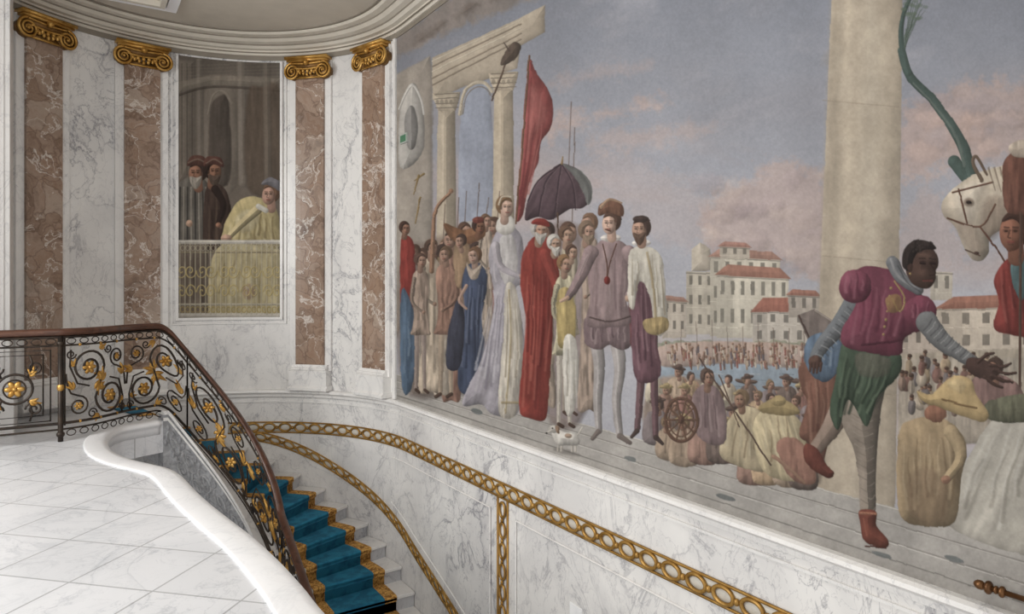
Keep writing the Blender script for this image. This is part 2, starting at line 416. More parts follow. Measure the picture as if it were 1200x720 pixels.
    def folds(s,Lp,Rp,n,lt,dk,w=2.5,a=.5):
        "drapery folds hanging between two outline curves"
        for i in range(n):
            u=(i+.5+(rs.rand()-.5)*.7)/n; u2=u+(rs.rand()-.5)*.16; q0=rs.rand()*.35; q1=.6+rs.rand()*.4
            pts=[]
            for q in np.linspace(q0,q1,5):
                k=q*(len(Lp)-1); j=min(int(k),len(Lp)-2); fr=k-j
                lp=np.array(Lp[j])*(1-fr)+np.array(Lp[j+1])*fr; rp=np.array(Rp[j])*(1-fr)+np.array(Rp[j+1])*fr
                uu=u+(u2-u)*q; pts.append(tuple(lp+(rp-lp)*uu+np.array((rs.rand()-.5,0))*w*.7))
            s.L(dk if i%2 else lt,pts,w*.4,w*1.2,a=a*(.6+.5*rs.rand()),soft=w*.7,edge=0)
    def head(s,x,y,r,skin=(176,136,116),hair=(84,62,50),d=1,beard=None,tilt=0):
        k=dict(fold=0,rough=.1)
        dk=tuple(v*.58 for v in skin); lt=tuple(min(255,v*1.16) for v in skin)
        s.E(hair,x-d*r*.18,y-r*.25,r*1.0,r*1.15,0,**k)
        s.L(tuple(v*.85 for v in skin),[(x-d*r*.1,y+r*.6),(x-d*r*.15,y+r*1.6)],r*.9,r*1.0,**{'fold':0})
        s.E(skin,x+d*r*.14,y+r*.08,r*.76,r*1.1,tilt,edge=.34,ew=r*.45,**k)
        s.E(lt,x+d*r*.32,y-r*.4,r*.32,r*.25,0,a=.5,soft=r*.3,edge=0,**k)
        s.E(lt,x+d*r*.0,y+r*.25,r*.22,r*.22,0,a=.45,soft=r*.3,edge=0,**k)
        s.P(hair,[(x-d*r*.95,y+r*.1),(x-d*r*.85,y-r*.7),(x-d*r*.1,y-r*1.2),(x+d*r*.6,y-r*.95),(x+d*r*.72,y-r*.6),(x+d*r*.1,y-r*.78),(x-d*r*.35,y-r*.45),(x-d*r*.5,y+r*.25)],**k)
        if r>=5:
            for ex in (.45,-.08):
                s.E(dk,x+d*r*ex,y-r*.08,r*.2,r*.13,0,edge=0,a=.65,soft=r*.15,**k)
                s.E(tuple(v*.35 for v in skin),x+d*r*ex,y-r*.04,r*.11,r*.055,0,edge=0,**k)
                s.L(hair,[(x+d*r*(ex-.17),y-r*.26),(x+d*r*(ex+.15),y-r*.29)],r*.09,a=.75)
            s.L(dk,[(x+d*r*.22,y-r*.1),(x+d*r*.38,y+r*.3),(x+d*r*.22,y+r*.38)],r*.1,a=.75)
            s.L((132,66,58),[(x+d*r*.04,y+r*.62),(x+d*r*.38,y+r*.61)],r*.14,a=.8); s.L(dk,[(x+d*r*.1,y+r*.78),(x+d*r*.34,y+r*.77)],r*.12,a=.5)
            s.E(dk,x-d*r*.5,y+r*.1,r*.13,r*.22,0,edge=0,a=.7,**k)
        if beard: s.P(beard,[(x-d*r*.5,y+r*.35),(x+d*r*.1,y+r*.5),(x+d*r*.8,y+r*.4),(x+d*r*.55,y+r*1.3),(x+d*r*.1,y+r*1.75),(x-d*r*.35,y+r*1.2)],fold=.15,fs=2)
    def person(s,x,yt,yb,w,col,skin=(176,136,116),hair=(84,62,50),d=1,leg=None,beard=None):
        H=yb-yt; r=max(5.2,H*.043)
        if leg:
            for q in (-.22,.2): s.L(leg,[(x+q*w,yt+H*.5),(x+q*w*1.1,yt+H*.75),(x+q*w*1.3,yb-3)],w*.34,w*.18); s.L((80,60,50),[(x+q*w*1.3,yb-3),(x+q*w*1.3+d*w*.2,yb)],w*.18)
            b=yt+H*.58
        else: b=yb
        s.P(col,[(x-w*.28,yt+H*.12),(x+w*.28,yt+H*.12),(x+w*.5,yt+H*.2),(x+w*.42,yt+H*.42),(x+w*.52,(yt+H*.5+b)/2),(x+w*.6,b),(x,b+1),(x-w*.6,b),(x-w*.52,(yt+H*.5+b)/2),(x-w*.38,yt+H*.42),(x-w*.5,yt+H*.2)],fold=.3,fs=w*.18)
        dk=tuple(v*.62 for v in col); lt=tuple(min(255,v*1.2) for v in col)
        s.folds([(x-w*.4,yt+H*.2),(x-w*.3,yt+H*.42),(x-w*.5,b)],[(x+w*.4,yt+H*.2),(x+w*.3,yt+H*.42),(x+w*.5,b)],5,lt,dk,w*.12,.6)
        s.L(tuple(v*.86 for v in col),[(x-d*w*.38,yt+H*.18),(x-d*w*.52,yt+H*.34),(x+d*w*.15,yt+H*.42)],w*.28,w*.15,edge=.3); s.E(skin,x+d*w*.2,yt+H*.42,w*.1,w*.1)
        s.head(x+d*w*.04,yt+r*1.15,r,skin,hair,d,beard)
    def mesh(s,name,mat,off,wash=(168,158,152),wa=.10,sat=1.0,gain=1.0,warp=2.0,parent=None):
        C=s.C; X=s.PX;Y=s.PY; nr,nc=C.shape[:2]
        jj,ii=np.meshgrid(np.arange(nc),np.arange(nr))
        if warp:
            wx=(fbm(X/16,Y/16,2)-.5)*4*warp; wy=(fbm(X/16+50,Y/16+80,2)-.5)*4*warp
            C=C[np.clip((ii+wy).round().astype(int),0,nr-1),np.clip((jj+wx).round().astype(int),0,nc-1)]
        g=fbm(X/70,Y/70,4)[...,None]; C=C*(1+.12*(g-.5)); 
        wc=np.array(wash)*(1+.12*(fbm(X/25+7,Y/25+3,3)[...,None]-.5)); wm=wa*(.6+.8*fbm(X/40+70,Y/50+13,3)[...,None]); C=C*(1-wm)+wc*wm
        st=fbm(X/2.2,Y/2.2,2)[...,None]; C=C*(1+.07*(st-.5))
        sm=vn(X/38+3,Y*0+5)[...,None]; C=C*(1+.04*(sm-.5))
        lum=C.mean(2,keepdims=True); C=lum+(C-lum)*sat
        C=np.clip(C*gain,0,255)/255.; Lc=np.where(C<=.04045,C/12.92,((C+.055)/1.055)**2.4)
        ts=np.array([px_t(x) for x in s.xs])
        base=np.array([wp(t,0,off) for t in ts]); V=np.zeros((nr,nc,3),np.float32); V[...,0]=base[None,:,0];V[...,1]=base[None,:,1];V[...,2]=s.zs[:,None]
        idx=np.arange(nr*nc).reshape(nr,nc); Q=np.stack([idx[:-1,:-1],idx[1:,:-1],idx[1:,1:],idx[:-1,1:]],-1).reshape(-1)
        nq=len(Q)//4; me=bpy.data.meshes.new(name); me.vertices.add(nr*nc); me.vertices.foreach_set('co',V.reshape(-1))
        me.loops.add(len(Q)); me.loops.foreach_set('vertex_index',Q.astype(np.int32)); me.polygons.add(nq)
        me.polygons.foreach_set('loop_start',np.arange(0,len(Q),4,dtype=np.int32))
        try: me.polygons.foreach_set('loop_total',np.full(nq,4,np.int32))
        except Exception: pass
        me.update(calc_edges=True)
        at=me.color_attributes.new('paint','FLOAT_COLOR','POINT'); A=np.ones((nr*nc,4),np.float32); A[:,:3]=Lc.reshape(-1,3); at.data.foreach_set('color',A.reshape(-1))
        me.materials.append(mat); ob=bpy.data.objects.new(name,me); sc.collection.objects.link(ob); ob.parent=parent; return ob
def paintmat():
    m,nt,b=newmat('fresco_paint'); a=N(nt,'ShaderNodeAttribute'); a.attribute_name='paint'
    co=N(nt,'ShaderNodeTexCoord').outputs['Object']
    r=ramp(nt,[(.3,(.93,.93,.93,1)),(.7,(1.0,1.0,1.0,1))],noise(nt,co,30,5)); c=mixc(nt,1.0,a.outputs['Color'],r.outputs[0],'MULTIPLY')
    nt.links.new(c,b.inputs['Base Color']); b.inputs['Roughness'].default_value=.85
    try: b.inputs['Specular IOR Level'].default_value=.15
    except Exception: pass
    return m
M_paint=paintmat()
FZ0,FZ1=.066,3.98
f=Paint(466,1330,1240,FZ0,FZ1,1200)
X,Y=f.PX,f.PY
def zy(x,z): return HY+(EZ-z)*F/float(wdepth(x))
g=np.clip(Y/380,0,1)[...,None]
sky=np.array((136,141,154))*(1-g)+np.array((182,182,190))*g
c1=fbm(X/170+.4*Y/170+3,Y/70-.12*X/70+5,5); c2=fbm(X/120+9,Y/50+X/200+2,4); c3=fbm(X/75+20,Y/34+X/150+40,5)
pk=np.clip((c1-.50)*4,0,1)[...,None]*np.clip((Y-60)/160,0,1)[...,None]*.6
sky=sky*(1-pk)+np.array((196,172,164))*pk
gy=np.clip((c2-.50)*3,0,1)[...,None]*.35; sky=sky*(1-gy)+np.array((150,148,156))*gy
lt=np.clip((c3-.55)*4,0,1)[...,None]*.35; sky=sky*(1-lt)+np.array((188,186,194))*lt
f.C[:]=sky
NB=dict(fold=0,edge=0)
for pts,a in (([(628,150),(700,128),(775,118),(770,128),(700,142),(640,165)],.6),([(690,165),(760,150),(840,150),(800,165),(720,178)],.4),([(640,100),(700,80),(760,78),(700,95)],.3),
   ([(820,262),(850,225),(880,215),(905,190),(940,195),(975,215),(975,330),(900,300),(850,295)],.6),
   ([(1056,140),(1090,112),(1130,100),(1175,98),(1230,110),(1230,190),(1150,185),(1100,200),(1056,215)],.65),
   ([(1056,255),(1100,230),(1130,300),(1100,330),(1056,330)],.4),([(690,190),(740,185),(800,215),(840,250),(800,290),(720,240)],.25)):
    f.P((198,168,156),pts,a=a,soft=16,rough=16,**NB)
for i in range(26):
    x=830+rs.rand()*140;y=205+rs.rand()*110; f.E((208,186,174) if i%2 else (170,152,154),x,y,10+rs.rand()*12,6+rs.rand()*7,a=.3,soft=9,fold=0,rough=9,edge=.2)
for i in range(16):
    x=1060+rs.rand()*140;y=100+rs.rand()*95; f.E((210,176,160) if i%2 else (160,150,156),x,y,12+rs.rand()*16,6+rs.rand()*8,a=.3,soft=10,fold=0,rough=9,edge=.2)
# distant city
f.P((178,170,166),[(765,350),(990,340),(990,440),(765,440)],a=.6,soft=14,sm=False,**NB)
def bld(x0,x1,y0,y1,col,roof=None,rw=8,rows=2,cols=4,sl=.05):
    k=dict(sm=False,rough=.15)
    f.P(col,[(x0,y0),(x1,y0+(x1-x0)*sl),(x1,y1),(x0,y1)],soft=1.1,fold=.05,edge=.06,**k)
    f.P(tuple(v*.82 for v in col),[(x0,y0),(x0+(x1-x0)*.22,y0+(x1-x0)*sl*.22),(x0+(x1-x0)*.22,y1),(x0,y1)],a=.6,soft=1.1,fold=.03,edge=0,**k)
    if roof: f.P(roof,[(x0-3,y0+1),(x0+(x1-x0)*.15,y0-rw),(x1-(x1-x0)*.12,y0-rw+(x1-x0)*sl),(x1+3,y0+(x1-x0)*sl+1)],fold=.08,fs=3,edge=.1,**k)
    f.L(tuple(v*.74 for v in col),[(x0,y0+2),(x1,y0+(x1-x0)*sl+2)],1.4,fold=0)
    for r in range(rows):
        yy=y0+(y1-y0)*(r+.45)/(rows+.25)
        f.L(tuple(min(255,v*1.08) for v in col),[(x0,yy+(y1-y0)/rows*.38),(x1,yy+(y1-y0)/rows*.38+(x1-x0)*sl*.6)],1.1,fold=0,a=.7)
        for c in range(cols):
            xx=x0+(x1-x0)*(c+.5)/cols; w=(x1-x0)/cols*.18; h=(y1-y0)/rows*.22; yv=yy+(xx-x0)*sl*.6
            f.P(tuple(v*.62 for v in col),[(xx-w,yv-h),(xx+w,yv-h),(xx+w,yv+h),(xx-w,yv+h)],soft=.9,fold=0,edge=0,**k)
bld(806,838,318,392,(194,184,166),None,rows=3,cols=3)
f.P((190,178,160),[(812,318),(812,292),(822,284),(834,292),(836,318)],sm=False,fold=.05)
bld(834,916,300,394,(204,195,176),(170,128,112),9,3,6)
bld(846,880,288,304,(196,184,166),(168,122,108),5,1,3)
bld(842,926,322,396,(210,201,182),(166,116,98),12,2,7)
bld(778,806,352,396,(188,176,160),(168,128,112),5,2,3)
bld(884,962,365,408,(200,190,176),(160,102,86),16,2,5,.0)
bld(926,962,345,372,(188,176,162),(160,110,94),6,1,3)
for i in range(30):
    x=776+i*6.3; f.E((128,132,108),x,402+rs.rand()*4,5,4,a=.7,fold=0)
f.P((140,154,166),[(775,430),(860,425),(965,432),(965,480),(900,470),(830,470),(785,462)],soft=3,fold=.07)
for i in range(16): f.L((190,194,198) if i%3 else (110,126,136),[(795+i*10,438+(i%4)*7),(812+i*10,439+(i%4)*7)],1.2,a=.6)
for i in range(5): f.P((104,84,74),[(800+i*32,444+i%2*8),(824+i*32,446+i%2*8),(820+i*32,450+i%2*8),(804+i*32,449+i%2*8)],fold=0)
f.P((184,158,144),[(775,406),(860,400),(965,408),(965,432),(860,426),(780,430)],a=.9,soft=2,fold=.1)
for i in range(190):
    x=782+rs.rand()*178; y=404+rs.rand()*24; c=[(150,92,80),(190,172,150),(106,98,104),(168,134,108),(206,192,174),(122,96,82)][i%6]
    f.L(c,[(x,y),(x+.5,y+6)],2.6,2.0,a=.9,soft=.8); f.E((150,116,98),x,y-2,1.4,1.6,fold=0)
for i in range(9):
    x=800+i*18; f.L((120,100,88),[(x,375+rs.rand()*12),(x+1,425)],1,a=.6)
# architecture left
f.P((150,134,120),[(460,48),(522,0),(560,-30),(700,-60),(650,-14),(600,8),(505,48),(460,68)],sm=False,soft=8,fold=.15,fs=16,rough=8,edge=0,a=.7)
for q in ((505,38,20,4),(548,12,16,4),(590,-8,16,4)): f.E((112,96,86),q[0],q[1],q[2],q[3],-.6,a=.5,soft=8,fold=0,rough=6)
f.P((174,163,150),[(464,88),(505,66),(508,86),(508,310),(464,400)],sm=False,soft=3,fold=.08,fs=12)
f.P((194,189,181),[(470,128),(477,106),(486,98),(494,112),(498,135),(496,180),(470,196)],soft=1.5,fold=.06,edge=.3)
f.E((150,147,143),483,150,8,26,fold=0,edge=.3); f.L((222,218,210),[(469,128),(478,108),(486,101),(495,118),(498,134)],2.5)
f.P((190,175,153),[(508,68),(610,22),(640,6),(640,38),(612,54),(608,80),(576,92),(540,104),(508,118)],sm=False,soft=1.3,fold=.06,fs=14)
for dy in (0,6,12,20,28): f.L((138,122,104) if dy%12 else (216,202,178),[(508,72+dy),(560,48+dy*.9),(612,24+dy*.8)],1.8,sm=False,a=.8)
f.P((158,165,182),[(541,130),(545,112),(556,101),(568,100),(576,110),(578,255),(541,270)],soft=1.3,fold=.04,edge=.1)
f.L((200,186,162),[(540,134),(545,110),(557,98),(570,98),(578,108)],4); f.L((140,126,108),[(543,134),(548,113),(558,103),(569,103),(577,112)],1.3,a=.8)
def column(x0,x1,yc,yb,col):
    w=x1-x0
    f.P(col,[(x0+w*.12,yc),(x1-w*.12,yc),(x1-w*.05,yb),(x0+w*.05,yb)],sm=False,soft=1.1,fold=.05,edge=.28,ew=w*.25,rough=.2)
    f.L(tuple(min(255,v*1.12) for v in col),[(x0+w*.4,yc+3),(x0+w*.38,yb-3)],w*.18,a=.5,sm=False)
    f.P(tuple(v*1.04 for v in col),[(x0+w*.1,yc+2),(x0-2,yc-12),(x0-3,yc-18),(x1+3,yc-20),(x1+2,yc-13),(x1-w*.1,yc+2)],sm=False,fold=.05,edge=.25,rough=.2)
    for k in (-1,-6,-12,-17): f.L(tuple(v*.64 for v in col),[(x0,yc+k),(x1,yc+k-1)],1.2,a=.8)
    for k in range(5): f.E(tuple(v*.72 for v in col),x0+w*(k+.5)/5,yc-8,w*.07,3,fold=0,edge=0,a=.7)
column(511,538,128,330,(190,175,152)); column(577,606,104,290,(188,172,148))
f.P((182,168,148),[(541,262),(577,254),(577,300),(541,305)],sm=False,a=.6)
for i in range(5): f.L((150,136,118),[(543+i*7,264),(543+i*7,296)],2,sm=False,a=.7)
f.L((92,72,60),[(600,60),(578,118)],2.0); f.P((90,76,66),[(588,76),(594,60),(604,50),(612,54),(609,66),(598,74)]); f.L((90,76,66),[(598,60),(592,50)],2,1)
for (a,b,c,d_) in ((487,212,498,204),(488,262,494,232),(486,228,492,206)): f.L((150,122,76),[(a,b),(c,d_)],1.2,2.6)
for x,y0,y1 in ((668,120,195),(672,150,260),(560,215,262),(545,225,280),(571,232,265),(536,232,290),(520,240,290),(584,225,262)): f.L((110,90,80),[(x,y1),(x+3,y0)],1.2,a=.75)
# banner
f.P((138,64,62),[(622,70),(632,88),(645,108),(650,128),(647,150),(636,166),(632,190),(622,215),(614,252),(606,258),(609,215),(613,160),(617,110)],fold=.18,fs=6,shear=-.2)
f.P((172,108,100),[(624,100),(638,118),(642,140),(628,158),(620,180),(619,130)],a=.4,soft=6,fold=.15)
f.folds([(620,85),(614,170),(608,250)],[(646,115),(636,170),(616,250)],7,(176,104,96),(98,40,42),2.4,.6)
f.L((112,80,60),[(622,66),(606,262)],2.2,sm=False)
# big painted column
f.P((188,173,151),[(979,-60),(1060,-60),(1057,200),(1054,400),(1050,640),(955,640),(960,400),(970,150)],sm=False,soft=1.3,fold=.05,fs=16,edge=.12,ew=10,rough=.4)
f.P((164,150,130),[(979,-60),(994,-60),(984,200),(976,400),(972,640),(955,640),(960,400),(970,150)],sm=False,soft=8,a=.6,fold=.05,edge=0)
f.P((204,191,170),[(1015,-60),(1036,-60),(1032,200),(1026,600),(1004,600)],sm=False,soft=16,a=.45,fold=.05,edge=0)
for yy in (118,300,455): f.L((154,138,118),[(966,yy),(1055,yy+8)],1.3,a=.4,sm=False)
for i in range(40): f.E((160,145,125) if i%2 else (204,191,170),968+rs.rand()*84,rs.rand()*560,2+rs.rand()*7,3+rs.rand()*20,a=.2,soft=6,fold=0,rough=6,edge=0)
# right side background
bld(1092,1118,318,352,(192,182,166),None,6,1,2)
bld(1098,1240,362,420,(204,189,170),(158,106,88),14,2,6,-.03)
bld(1056,1100,375,420,(190,174,158),(160,108,92),7,1,3)
f.P((164,152,134),[(1054,415),(1250,405),(1250,520),(1054,520)],a=.9,sm=False,soft=3)
for i in range(50):
    x=1058+rs.rand()*115;y=420+rs.rand()*55; c=[(136,112,98),(166,144,116),(112,104,104),(184,168,148),(130,92,82)][i%5]; crx=4+rs.rand()*3
    f.E(c,x,y+5,crx,9,a=.9,fold=.2,edge=.3); f.E((150,112,92),x,y-6,2.8,3.6,fold=0,edge=.3); f.E((84,64,54),x,y-8,2.8,2.2,fold=0)
# tree
TG=(72,90,84)
f.L(TG,[(1120,190),(1139,212),(1133,180),(1118,150),(1095,118),(1068,90),(1058,60)],15,9,edge=.3)
f.L(TG,[(1066,86),(1058,50),(1060,20),(1072,-10)],8,4); f.L((112,124,116),[(1132,195),(1122,160),(1098,126),(1072,98)],4,2,a=.6)
for i in range(14): f.L((84,100,88),[(1062,40+rs.rand()*20),(1068+rs.rand()*20,14-rs.rand()*30)],1.6,.6,a=.6)
for i in range(24): f.E((92,108,90),1060+rs.rand()*30,-6+rs.rand()*30,3,2,a=.5,fold=0,edge=0)
# horse
H=(186,172,152)
f.P(H,[(1260,185),(1200,190),(1170,196),(1142,206),(1118,222),(1105,240),(1108,254),(1122,268),(1130,288),(1140,303),(1152,306),(1160,296),(1163,278),(1182,268),(1205,272),(1260,300)],fold=.1,edge=.32,ew=8,fs=9)
f.P((138,120,104),[(1160,232),(1190,240),(1205,270),(1180,268),(1162,280),(1152,262)],a=.65,soft=7)
f.P((216,204,186),[(1120,228),(1140,216),(1160,214),(1150,230),(1140,262),(1130,262)],a=.5,soft=7)
f.P((150,132,116),[(1120,262),(1140,262),(1150,280),(1156,296),(1146,304),(1136,292)],a=.5,soft=5)
f.L((110,90,74),[(1152,212),(1142,192),(1146,184),(1158,205)],5,3); f.E((104,84,70),1137,238,6,5,a=.7,soft=3); f.E((44,34,30),1137,238,3.4,2.6); f.E((70,50,44),1146,297,3,2); f.L((84,62,50),[(1133,293),(1150,300)],1.5)
for k in ([(1112,256),(1150,266),(1168,240)],[(1125,222),(1135,262)],[(1150,266),(1175,300),(1190,330)],[(1118,226),(1165,214)]): f.L((98,64,50),k,2.2)
for i in range(24): f.L((202,188,162) if i%2 else (128,110,92),[(1160+i*3.4,197),(1168+i*3.4,212+rs.rand()*20)],2.4,1,a=.7)
# rider
f.P((116,46,42),[(1166,330),(1180,306),(1206,298),(1250,300),(1250,395),(1185,392),(1166,382),(1172,352)],fold=.2,fs=8)
f.folds([(1172,312),(1172,350),(1178,388)],[(1206,300),(1215,340),(1215,392)],8,(150,78,70),(70,26,26),3,.6)
f.P((70,92,94),[(1186,312),(1205,300),(1230,300),(1205,345),(1195,350)],fold=.2)
f.head(1190,272,19,(140,90,70),(66,44,36),-1)
f.P((104,66,54),[(1178,190),(1190,178),(1206,176),(1215,200),(1212,245),(1196,252),(1180,246),(1176,215)],fold=.2); f.P((180,164,146),[(1184,172),(1200,164),(1215,172),(1212,184),(1190,184)])
f.L((84,62,52),[(1198,250),(1196,560)],3.2,sm=False)
f.P((138,106,92),[(1210,390),(1290,380),(1290,560),(1215,560)],fold=.3,fs=9)
# marble platform
xs_=list(range(462,1340,40))
f.P((176,171,164),[(x,zy(x,.34)) for x in xs_]+[(x,zy(x,.0)) for x in xs_[::-1]],sm=False,fold=.05,edge=0,fs=40,soft=1.5)
for z_,c_,w_ in ((.335,(206,200,190),2.2),(.27,(130,124,118),1.3),(.262,(206,201,192),1.8),(.19,(128,123,117),1.5),(.182,(210,205,197),2),(.115,(132,128,122),1.3)):
    f.L(c_,[(x,zy(x,z_)) for x in xs_],w_,sm=False,a=.8)
for x,z_ in ((560,.2),(740,.2),(852,.15),(1035,.12),(1120,.2)): f.E((100,106,106),x,zy(x,z_),12 if x>800 else 7,3,.28,a=.8,edge=0,fold=0)
# lower crowd
def blob(x,y,r,c,hc=(110,84,70),hat=None):
    q=(rs.rand()-.5)*r*.5
    f.P(c,[(x-r,y+r*2.4),(x-r*1.05,y+r*.5),(x-r*.45,y-r*.25),(x+r*.5,y-r*.3),(x+r*1.05,y+r*.6),(x+r*1.1,y+r*2.6)],fold=.2,fs=r*.35,edge=.3)
    f.folds([(x-r*.7,y),(x-r*.8,y+r*2)],[(x+r*.7,y),(x+r*.8,y+r*2)],4,tuple(min(255,v*1.18) for v in c),tuple(v*.6 for v in c),r*.16,.6)
    f.head(x+q,y-r*.75,r*.46,(164,126,106),hc,1 if rs.rand()>.5 else -1)
    if hat: f.E(hat,x+q,y-r*1.15,r*.75,r*.22,rs.rand()*.6-.3,fold=.1); f.E(hat,x+q,y-r*1.3,r*.36,r*.28,0,fold=.1)
    if rs.rand()>.5: f.L((160,122,102),[(x+r*.6,y+r*.5),(x+r*1.2,y+r*.9),(x+r*.7,y-r*.1)],r*.25,r*.16)
cols=[(164,142,120),(146,114,100),(178,164,142),(124,112,112),(176,148,116),(136,98,88),(184,172,150),(112,96,88)]
f.P((150,130,114),[(762,455),(800,440),(880,462),(950,462),(962,566),(880,538),(765,510)],a=.9,soft=5,fold=.2,fs=9)
for row in range(6):
    for i in range(9):
        x=768+i*21.5+(row%2)*10+rs.rand()*8; y=442+row*19+(x-770)*.09+rs.rand()*6
        if y+16>zy(x,.34): continue
        blob(x,y,9.5+row*1.0+rs.rand()*2,cols[rs.randint(8)],[(96,74,62),(130,106,82),(84,68,62)][rs.randint(3)],[None,None,(170,148,106),(100,80,72)][rs.randint(4)])
f.P((178,162,130),[(845,520),(858,488),(875,476),(896,484),(905,510),(900,552),(852,540)],fold=.2,fs=5); f.folds([(858,490),(850,535)],[(896,486),(900,548)],7,(206,194,164),(118,100,76),2.4,.6); f.head(870,468,8.5,(160,122,100),(130,106,80),-1)
f.P((186,170,134),[(884,500),(900,478),(925,480),(942,500),(948,540),(935,564),(896,552)],fold=.2,fs=5,shear=.3); f.folds([(896,484),(898,550)],[(930,486),(944,556)],7,(212,198,164),(124,104,78),2.4,.6)
f.P((166,144,98),[(890,480),(905,468),(925,470),(940,484),(915,487)],fold=.1); f.E((166,144,98),914,470,9,6)
f.P((150,108,92),[(912,522),(930,512),(950,530),(957,566),(928,560)],fold=.2); f.L((160,122,100),[(908,535),(930,552),(945,566)],5,3)
f.P((132,110,110),[(812,470),(825,450),(842,455),(852,480),(850,520),(820,512)],fold=.2,fs=5); f.folds([(820,458),(820,508)],[(844,460),(850,512)],5,(168,146,144),(84,66,68),2.2,.6); f.head(832,443,8.5,(158,120,100),(88,70,62),1)
f.L((90,70,60),[(822,420),(905,545)],2.0,sm=False); f.L((100,78,66),[(845,440),(868,500)],1.6,sm=False)
for rr,wv in ((22,4),(17,1.5)):
    f.L((100,72,58),[(800+rr*.85*math.cos(a),492+rr*1.15*math.sin(a)) for a in np.linspace(0,2*pi,20)],wv,fold=0)
for a in np.linspace(0,pi,6)[:-1]: f.L((106,78,62),[(800-18*math.cos(a),492-24*math.sin(a)),(800+18*math.cos(a),492+24*math.sin(a))],2.2,sm=False)
f.E((92,66,54),800,492,4,5)
# procession, left group (back to front)
sk=(172,134,113)
f.P((120,102,92),[(472,300),(500,285),(540,270),(590,262),(600,300),(600,455),(540,462),(474,452)],a=.75,soft=7,fold=.2,fs=7)
f.P((130,110,104),[(640,280),(690,268),(700,300),(690,480),(640,480)],a=.7,soft=6,fold=.2,fs=6)
for i in range(26):
    x=480+(i*4.6); y=292-(x-480)*.26+rs.rand()*16+(i%3)*7
    f.P([(134,112,98),(158,132,112),(112,84,78),(96,98,112),(150,128,96)][i%5],[(x-7,y+30),(x-6,y+8),(x,y+3),(x+6,y+8),(x+7,y+30)],fold=.25,fs=3)
    f.head(x,y,5.4,sk if i%4 else (140,98,78),[(90,66,54),(120,94,74),(70,54,48),(160,150,140)][i%4],1 if i%3 else -1,(110,84,68) if i%5==0 else None)
back=[(497,292,455,15,(158,132,116)),(507,282,458,17,(180,160,142)),(530,272,468,18,(150,112,96)),(546,262,448,18,(138,108,90)),(565,262,448,19,(124,104,106)),(560,285,452,17,(164,142,124)),(580,256,448,18,(134,90,80)),(571,252,400,15,(178,160,142)),(642,262,474,18,(166,148,130)),(668,262,486,20,(180,166,142)),(692,252,480,22,(158,138,122)),(520,288,462,17,(184,170,152)),(487,288,450,14,(140,122,112))]
for i,(x,a,b,w,c) in enumerate(back): f.person(x,a,b,w,c,sk,[(90,66,54),(120,90,70),(70,54,48)][i%3],1 if i%2 else -1,leg=(164,150,136) if i%3==0 else None)
f.P((142,52,46),[(471,282),(478,276),(487,290),(487,340),(482,372),(474,376),(470,340)],fold=.2,fs=4); f.head(476,268,6.4,(160,116,94),(80,56,46),1)
f.P((88,112,138),[(471,345),(481,350),(489,392),(484,455),(472,452)],fold=.2); f.folds([(473,350),(474,450)],[(484,350),(484,450)],4,(130,150,170),(54,70,92),2,.6)
f.person(506,283,458,23,(186,168,146),sk,(80,60,50),1); f.L((160,120,94),[(507,318),(509,276),(512,246),(529,226)],6,3.2,edge=.3); f.E((168,124,98),530,224,3,3)
f.person(524,290,465,24,(154,116,98),sk,(110,84,64),-1,leg=(174,154,132)); f.person(494,298,460,19,(176,152,134),sk,(96,70,60),1,leg=(160,142,132))
f.P((128,88,62),[(522,262),(545,270),(566,262),(570,276),(550,286),(530,280)],fold=.2); f.head(563,266,7.5,(132,90,68),(66,48,42),1); f.E((120,62,52),562,258,7,4)
f.P((148,120,92),[(533,290),(545,283),(553,295),(550,330),(536,335)],fold=.2); f.head(541,283,6.5,sk,(76,58,50),-1)
# woman in blue
f.P((64,74,98),[(548,312),(562,308),(572,320),(571,345),(566,372),(570,410),(568,455),(552,464),(538,452),(540,400),(546,360),(542,335)],fold=.2,fs=5); f.head(557,300,8,(190,154,134),(112,80,58),-1)
f.folds([(546,320),(544,360),(540,450)],[(570,320),(566,372),(568,455)],9,(112,122,146),(34,40,58),2.4,.65)
f.P((56,58,72),[(528,380),(540,350),(546,380),(540,430),(524,428)],fold=.2); f.L((190,154,134),[(548,335),(540,352),(548,362)],4,3)
f.P((180,162,144),[(548,308),(556,316),(566,309),(562,325),(552,326)],fold=.1)
# parasol
f.P((82,64,70),[(617,258),(620,234),(632,212),(648,198),(662,192),(680,200),(692,218),(694,234),(684,244),(668,246),(648,258),(632,254)],fold=.15,fs=9,shear=-.5,edge=.3)
f.P((112,116,112),[(660,192),(680,199),(694,215),(695,232),(690,240),(684,222),(672,204)],fold=.1,a=.85)
for k in ([(658,193),(640,215),(632,254)],[(659,193),(655,225),(650,257)],[(660,193),(672,215),(676,246)],[(658,193),(632,212),(620,236)]): f.L((52,40,46),k,1.3,a=.8); f.L((120,100,104),[(p[0]+2,p[1]+1) for p in k],1,a=.4)
f.L((92,70,56),[(655,250),(657,300)],2,sm=False); f.L((140,114,78),[(660,192),(661,184)],3,1.5)
